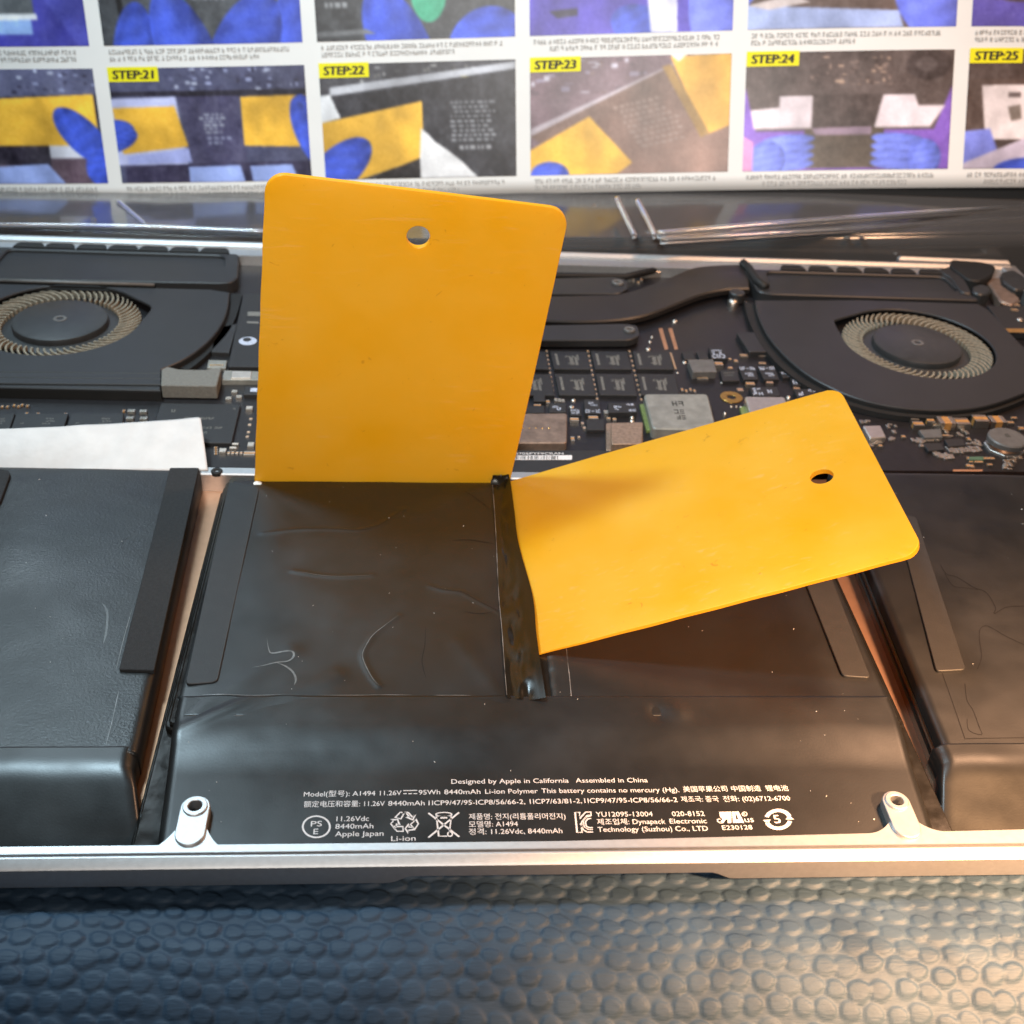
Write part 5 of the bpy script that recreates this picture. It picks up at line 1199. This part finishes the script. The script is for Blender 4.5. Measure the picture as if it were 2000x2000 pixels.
def top_row(kind):
    def f(sd):
        if kind == 0: return Canvas(W_, H_, (66, 66, 160), sd).poly([(0, .1), (.75, .1), (.75, .74), (0, .78)], (84, 88, 92)).poly([(0, .74), (.76, .73), (.76, .78), (0, .79)], (214, 216, 222)).poly([(0, .79), (.73, .78), (.73, .9), (0, .9)], (140, 170, 222)).poly([(.75, 0), (1, 0), (1, 1), (.95, 1), (.8, .6)], (78, 80, 176))
        if kind == 1: return Canvas(W_, H_, (74, 78, 84), sd).poly([(.05, .0), (.1, .8), (.13, .8), (.07, 0)], (30, 30, 34)).textblock(.46, .5, .62, .66, 3).textblock(.85, .5, .98, .66, 3).ell(.37, .62, .06, .10, (54, 150, 120)).glove(.94, 1.05, .15, .55, 8).glove(.15, 1.1, .11, .46, 4).glove(.70, 1.05, .17, .48, 14).glove(.42, 1.1, .15, .56, -10)
        if kind == 2: return Canvas(W_, H_, (64, 66, 70), sd).textblock(.02, .4, .16, .66, 5).textblock(.03, .68, .2, .76, 1, (170, 172, 176)).ell(.57, .6, .09, .26, (62, 158, 124)).glove(.43, 1.1, .16, .56, -12).glove(.86, 1.08, .2, .34, 5).poly([(0, .92), (.25, .9), (.3, .94), (0, .96)], (110, 112, 116))
        if kind == 3: return Canvas(W_, H_, (130, 150, 206), sd).poly([(0, .66), (1, .62), (1, 1), (0, 1)], (78, 66, 170)).poly([(.1, .8), (.24, .78), (.24, .84), (.14, .86)], (40, 36, 66)).glove(.56, .95, .14, .2, -30).poly([(.56, .4), (.72, .4), (.73, 1), (.6, 1)], (206, 206, 226)).glove(.92, .8, .14, .4, 0, (104, 116, 214))
        if kind == 4: return Canvas(W_, H_, (96, 82, 78), sd).poly([(0, .5), (.12, .55), (.0, .8)], (100, 116, 214)).poly([(.0, .8), (.72, .86), (.75, 1), (0, 1)], (160, 176, 222)).poly([(0, .8), (.2, .72), (.3, .78), (.1, .84)], (200, 190, 190)).glove(.9, .75, .2, .4, -10, (96, 110, 208))
        return Canvas(W_, H_, (86, 80, 170), sd).ell(.25, .7, .2, .1, (60, 52, 60)).ell(.25, .68, .18, .09, (86, 80, 170)).clutter(0, .6, 1, .9, 30, [(100, 94, 184), (76, 70, 160)])
    return f
row0 = {-4: c21, -3: c20, -2: c21, -1: c22, 0: c23, 1: c24, 2: c25}
row1 = {-4: top_row(2), -3: top_row(0), -2: top_row(1), -1: top_row(2), 0: top_row(3), 1: top_row(4), 2: top_row(5)}
for k, f in row0.items(): 
    if k >= -3: panel(k, 0, f(40 + k))
for k, f in row1.items():
    if k >= -3: panel(k, 1, f(60 + k))
W_, H_ = 90, 54
for rw in (2, 3, 4):
    fs = [c20, top_row(3), c22, c21, top_row(1), c23, top_row(4)]
    for k in range(-3, 3): panel(k, rw, fs[(k + 3 + rw * 2) % 7](80 + rw * 7 + k))
def on_leaf(k, row, u0, v0, u1, v1, lift, nx=8):
    t0 = TB + row * (PH + GP); s0 = k * A0 + GUT / 2; wd = A0 - GUT
    V = []
    for j in range(3):
        for i in range(nx + 1): V.append(tuple(leaf(s0 + wd * lerp(u0, u1, i / nx), t0 + PH * (1 - lerp(v0, v1, j / 2)), lift)))
    F = [(j * (nx + 1) + i, (j + 1) * (nx + 1) + i, (j + 1) * (nx + 1) + i + 1, j * (nx + 1) + i + 1) for j in range(2) for i in range(nx)]
    return V, F
def leaf_text(s, k, row, u0, u1, vbase, cap, lift, bold=0.0):
    V, F = text_mesh(s); x0 = min(v[0] for v in V); x1 = max(v[0] for v in V); t0 = TB + row * (PH + GP); s0 = k * A0 + GUT / 2; wd = A0 - GUT
    return [tuple(leaf(s0 + wd * lerp(u0, u1, (v[0] - x0) / (x1 - x0)) + 0.16 * v[1] * cap, t0 + PH * (1 - vbase) + v[1] / 0.7 * cap, lift)) for v in V], F
for k, n in ((-2, 21), (-1, 22), (0, 23), (1, 24), (2, 25)):
    tg = mesh('step_tag', *on_leaf(k, 0, 0.0, -0.01, 0.255, 0.115, 0.25), M['tag'], lea)
    V, F = leaf_text('STEP:%d' % n, k, 0, 0.022, 0.225, 0.088, 2.7, 0.42); V2, F2 = leaf_text('STEP:%d' % n, k, 0, 0.028, 0.231, 0.090, 2.7, 0.42)
    Vj, Fj = join([(V, F), (V2, F2)]); mesh('step_number', Vj, Fj, M['black_ink'], tg)
r = random.Random(5)
for row in (0, 1):
    for k in range(-3, 3):
        parts = []
        for ln, full in ((0, 0.93), (1, r.uniform(0.5, 0.95))):
            x = 0.02 if (ln == 0 or r.random() < 0.5) else 0.1
            while x < full:
                l = 0.0125; v0 = 1.032 + ln * 0.058
                if (k * A0 + 70 * (x + l)) < 236: parts += [on_leaf(k, row, *q_, 0.2, 1) for q_ in r.sample([(x, v0, x + l, v0 + .008), (x, v0 + .015, x + l, v0 + .022), (x, v0 + .030, x + l, v0 + .038), (x, v0, x + .003, v0 + .038), (x + l * .45, v0, x + l * .68, v0 + .038), (x + l * .8, v0, x + l, v0 + .038)], 3)]
                x += l + r.choice((0.003, 0.004, 0.004, 0.012))
        Vj, Fj = join(parts); mesh('caption', Vj, Fj, M['caption'], lea)

# ------------------------------------------------------------------ clear plastic packaging between laptop and leaflet
pk = thing('clear_plastic_package', (0, 262, -20), 'clear plastic blister package lying behind the laptop under the leaflet', 'package')
def pk_front(x): return Vector((x, 251.5, lerp(-0.5, 9, max(0, (x + 40) / 220) ** 1.2 if x > -40 else 0)))
def pk_back(x):
    p = leaf((x - 13) / 1.02, 0); return Vector((x, p.y + 22, p.z + 0.2 + (4 if x > 0 else 0) * min(1, abs(x) / 120)))
def sheet_pt(u, v):
    x = lerp(-205, 205, u); a, b = pk_front(x), pk_back(x); p = a.lerp(b, v); p.z += 0.5 * nz(p.x, p.y, 0.03, 77)
    return tuple(p)
sh = grid('blister_sheet', 80, 20, sheet_pt, M['clear'], pk); md = sh.modifiers.new('thickness', 'SOLIDIFY'); md.thickness = 0.0006; md.offset = -1
def wall_pt(u, v):
    x = lerp(-205, 205, u); a = pk_front(x); return (x, 251.5 - 0.8 * v, lerp(a.z, -20.5, v))
sh = grid('blister_wall', 60, 6, wall_pt, M['clear'], pk); md = sh.modifiers.new('thickness', 'SOLIDIFY'); md.thickness = 0.0006; md.offset = -1
# moulded ridges
def ridge(pts, r_): tube('moulded_ridge', smooth_line([Vector(p) for p in pts], 10), r_, M['clear'], pk, n=12)
ridge([at(-60, 441, 1.0), at(250, 444, 1.2), at(520, 454, 1.4)], 1.1)
ridge([at(1284, 458, 9.0), at(1600, 432, 11), at(2080, 400, 14)], 1.3)
ridge([at(1290, 470, 6.5), at(1600, 452, 8.0), at(2080, 424, 10)], 1.2)
ridge([at(1245, 392, 10.5), at(1262, 425, 8.5), at(1280, 462, 7.0)], 1.0)
ridge([at(1205, 388, 10.0), at(1222, 425, 8.0), at(1240, 462, 6.5)], 1.0)
ridge([at(232, 395, -5), at(262, 420, -3), at(285, 440, -1)], 0.9)
for (x, y, z) in ((1265, 456, 7.5), (1235, 450, 7), (1160, 403, 8), (1655, 465, 6), (1683, 466, 6), (183, 430, -2), (1655, 442, 9)):
    p = at(x, y, z); V, F = [], []
    for j in range(5):
        for i in range(12):
            a = math.pi / 2 * j / 4; t = 2 * math.pi * i / 12; V.append((p.x + 1.0 * math.cos(a) * math.cos(t), p.y + 1.0 * math.cos(a) * math.sin(t), p.z + 1.0 * math.sin(a)))
    for j in range(4):
        for i in range(12): F.append((j * 12 + i, j * 12 + (i + 1) % 12, (j + 1) * 12 + (i + 1) % 12, (j + 1) * 12 + i))
    mesh('moulded_dimple', V, F, M['clear'], pk, smooth=True)
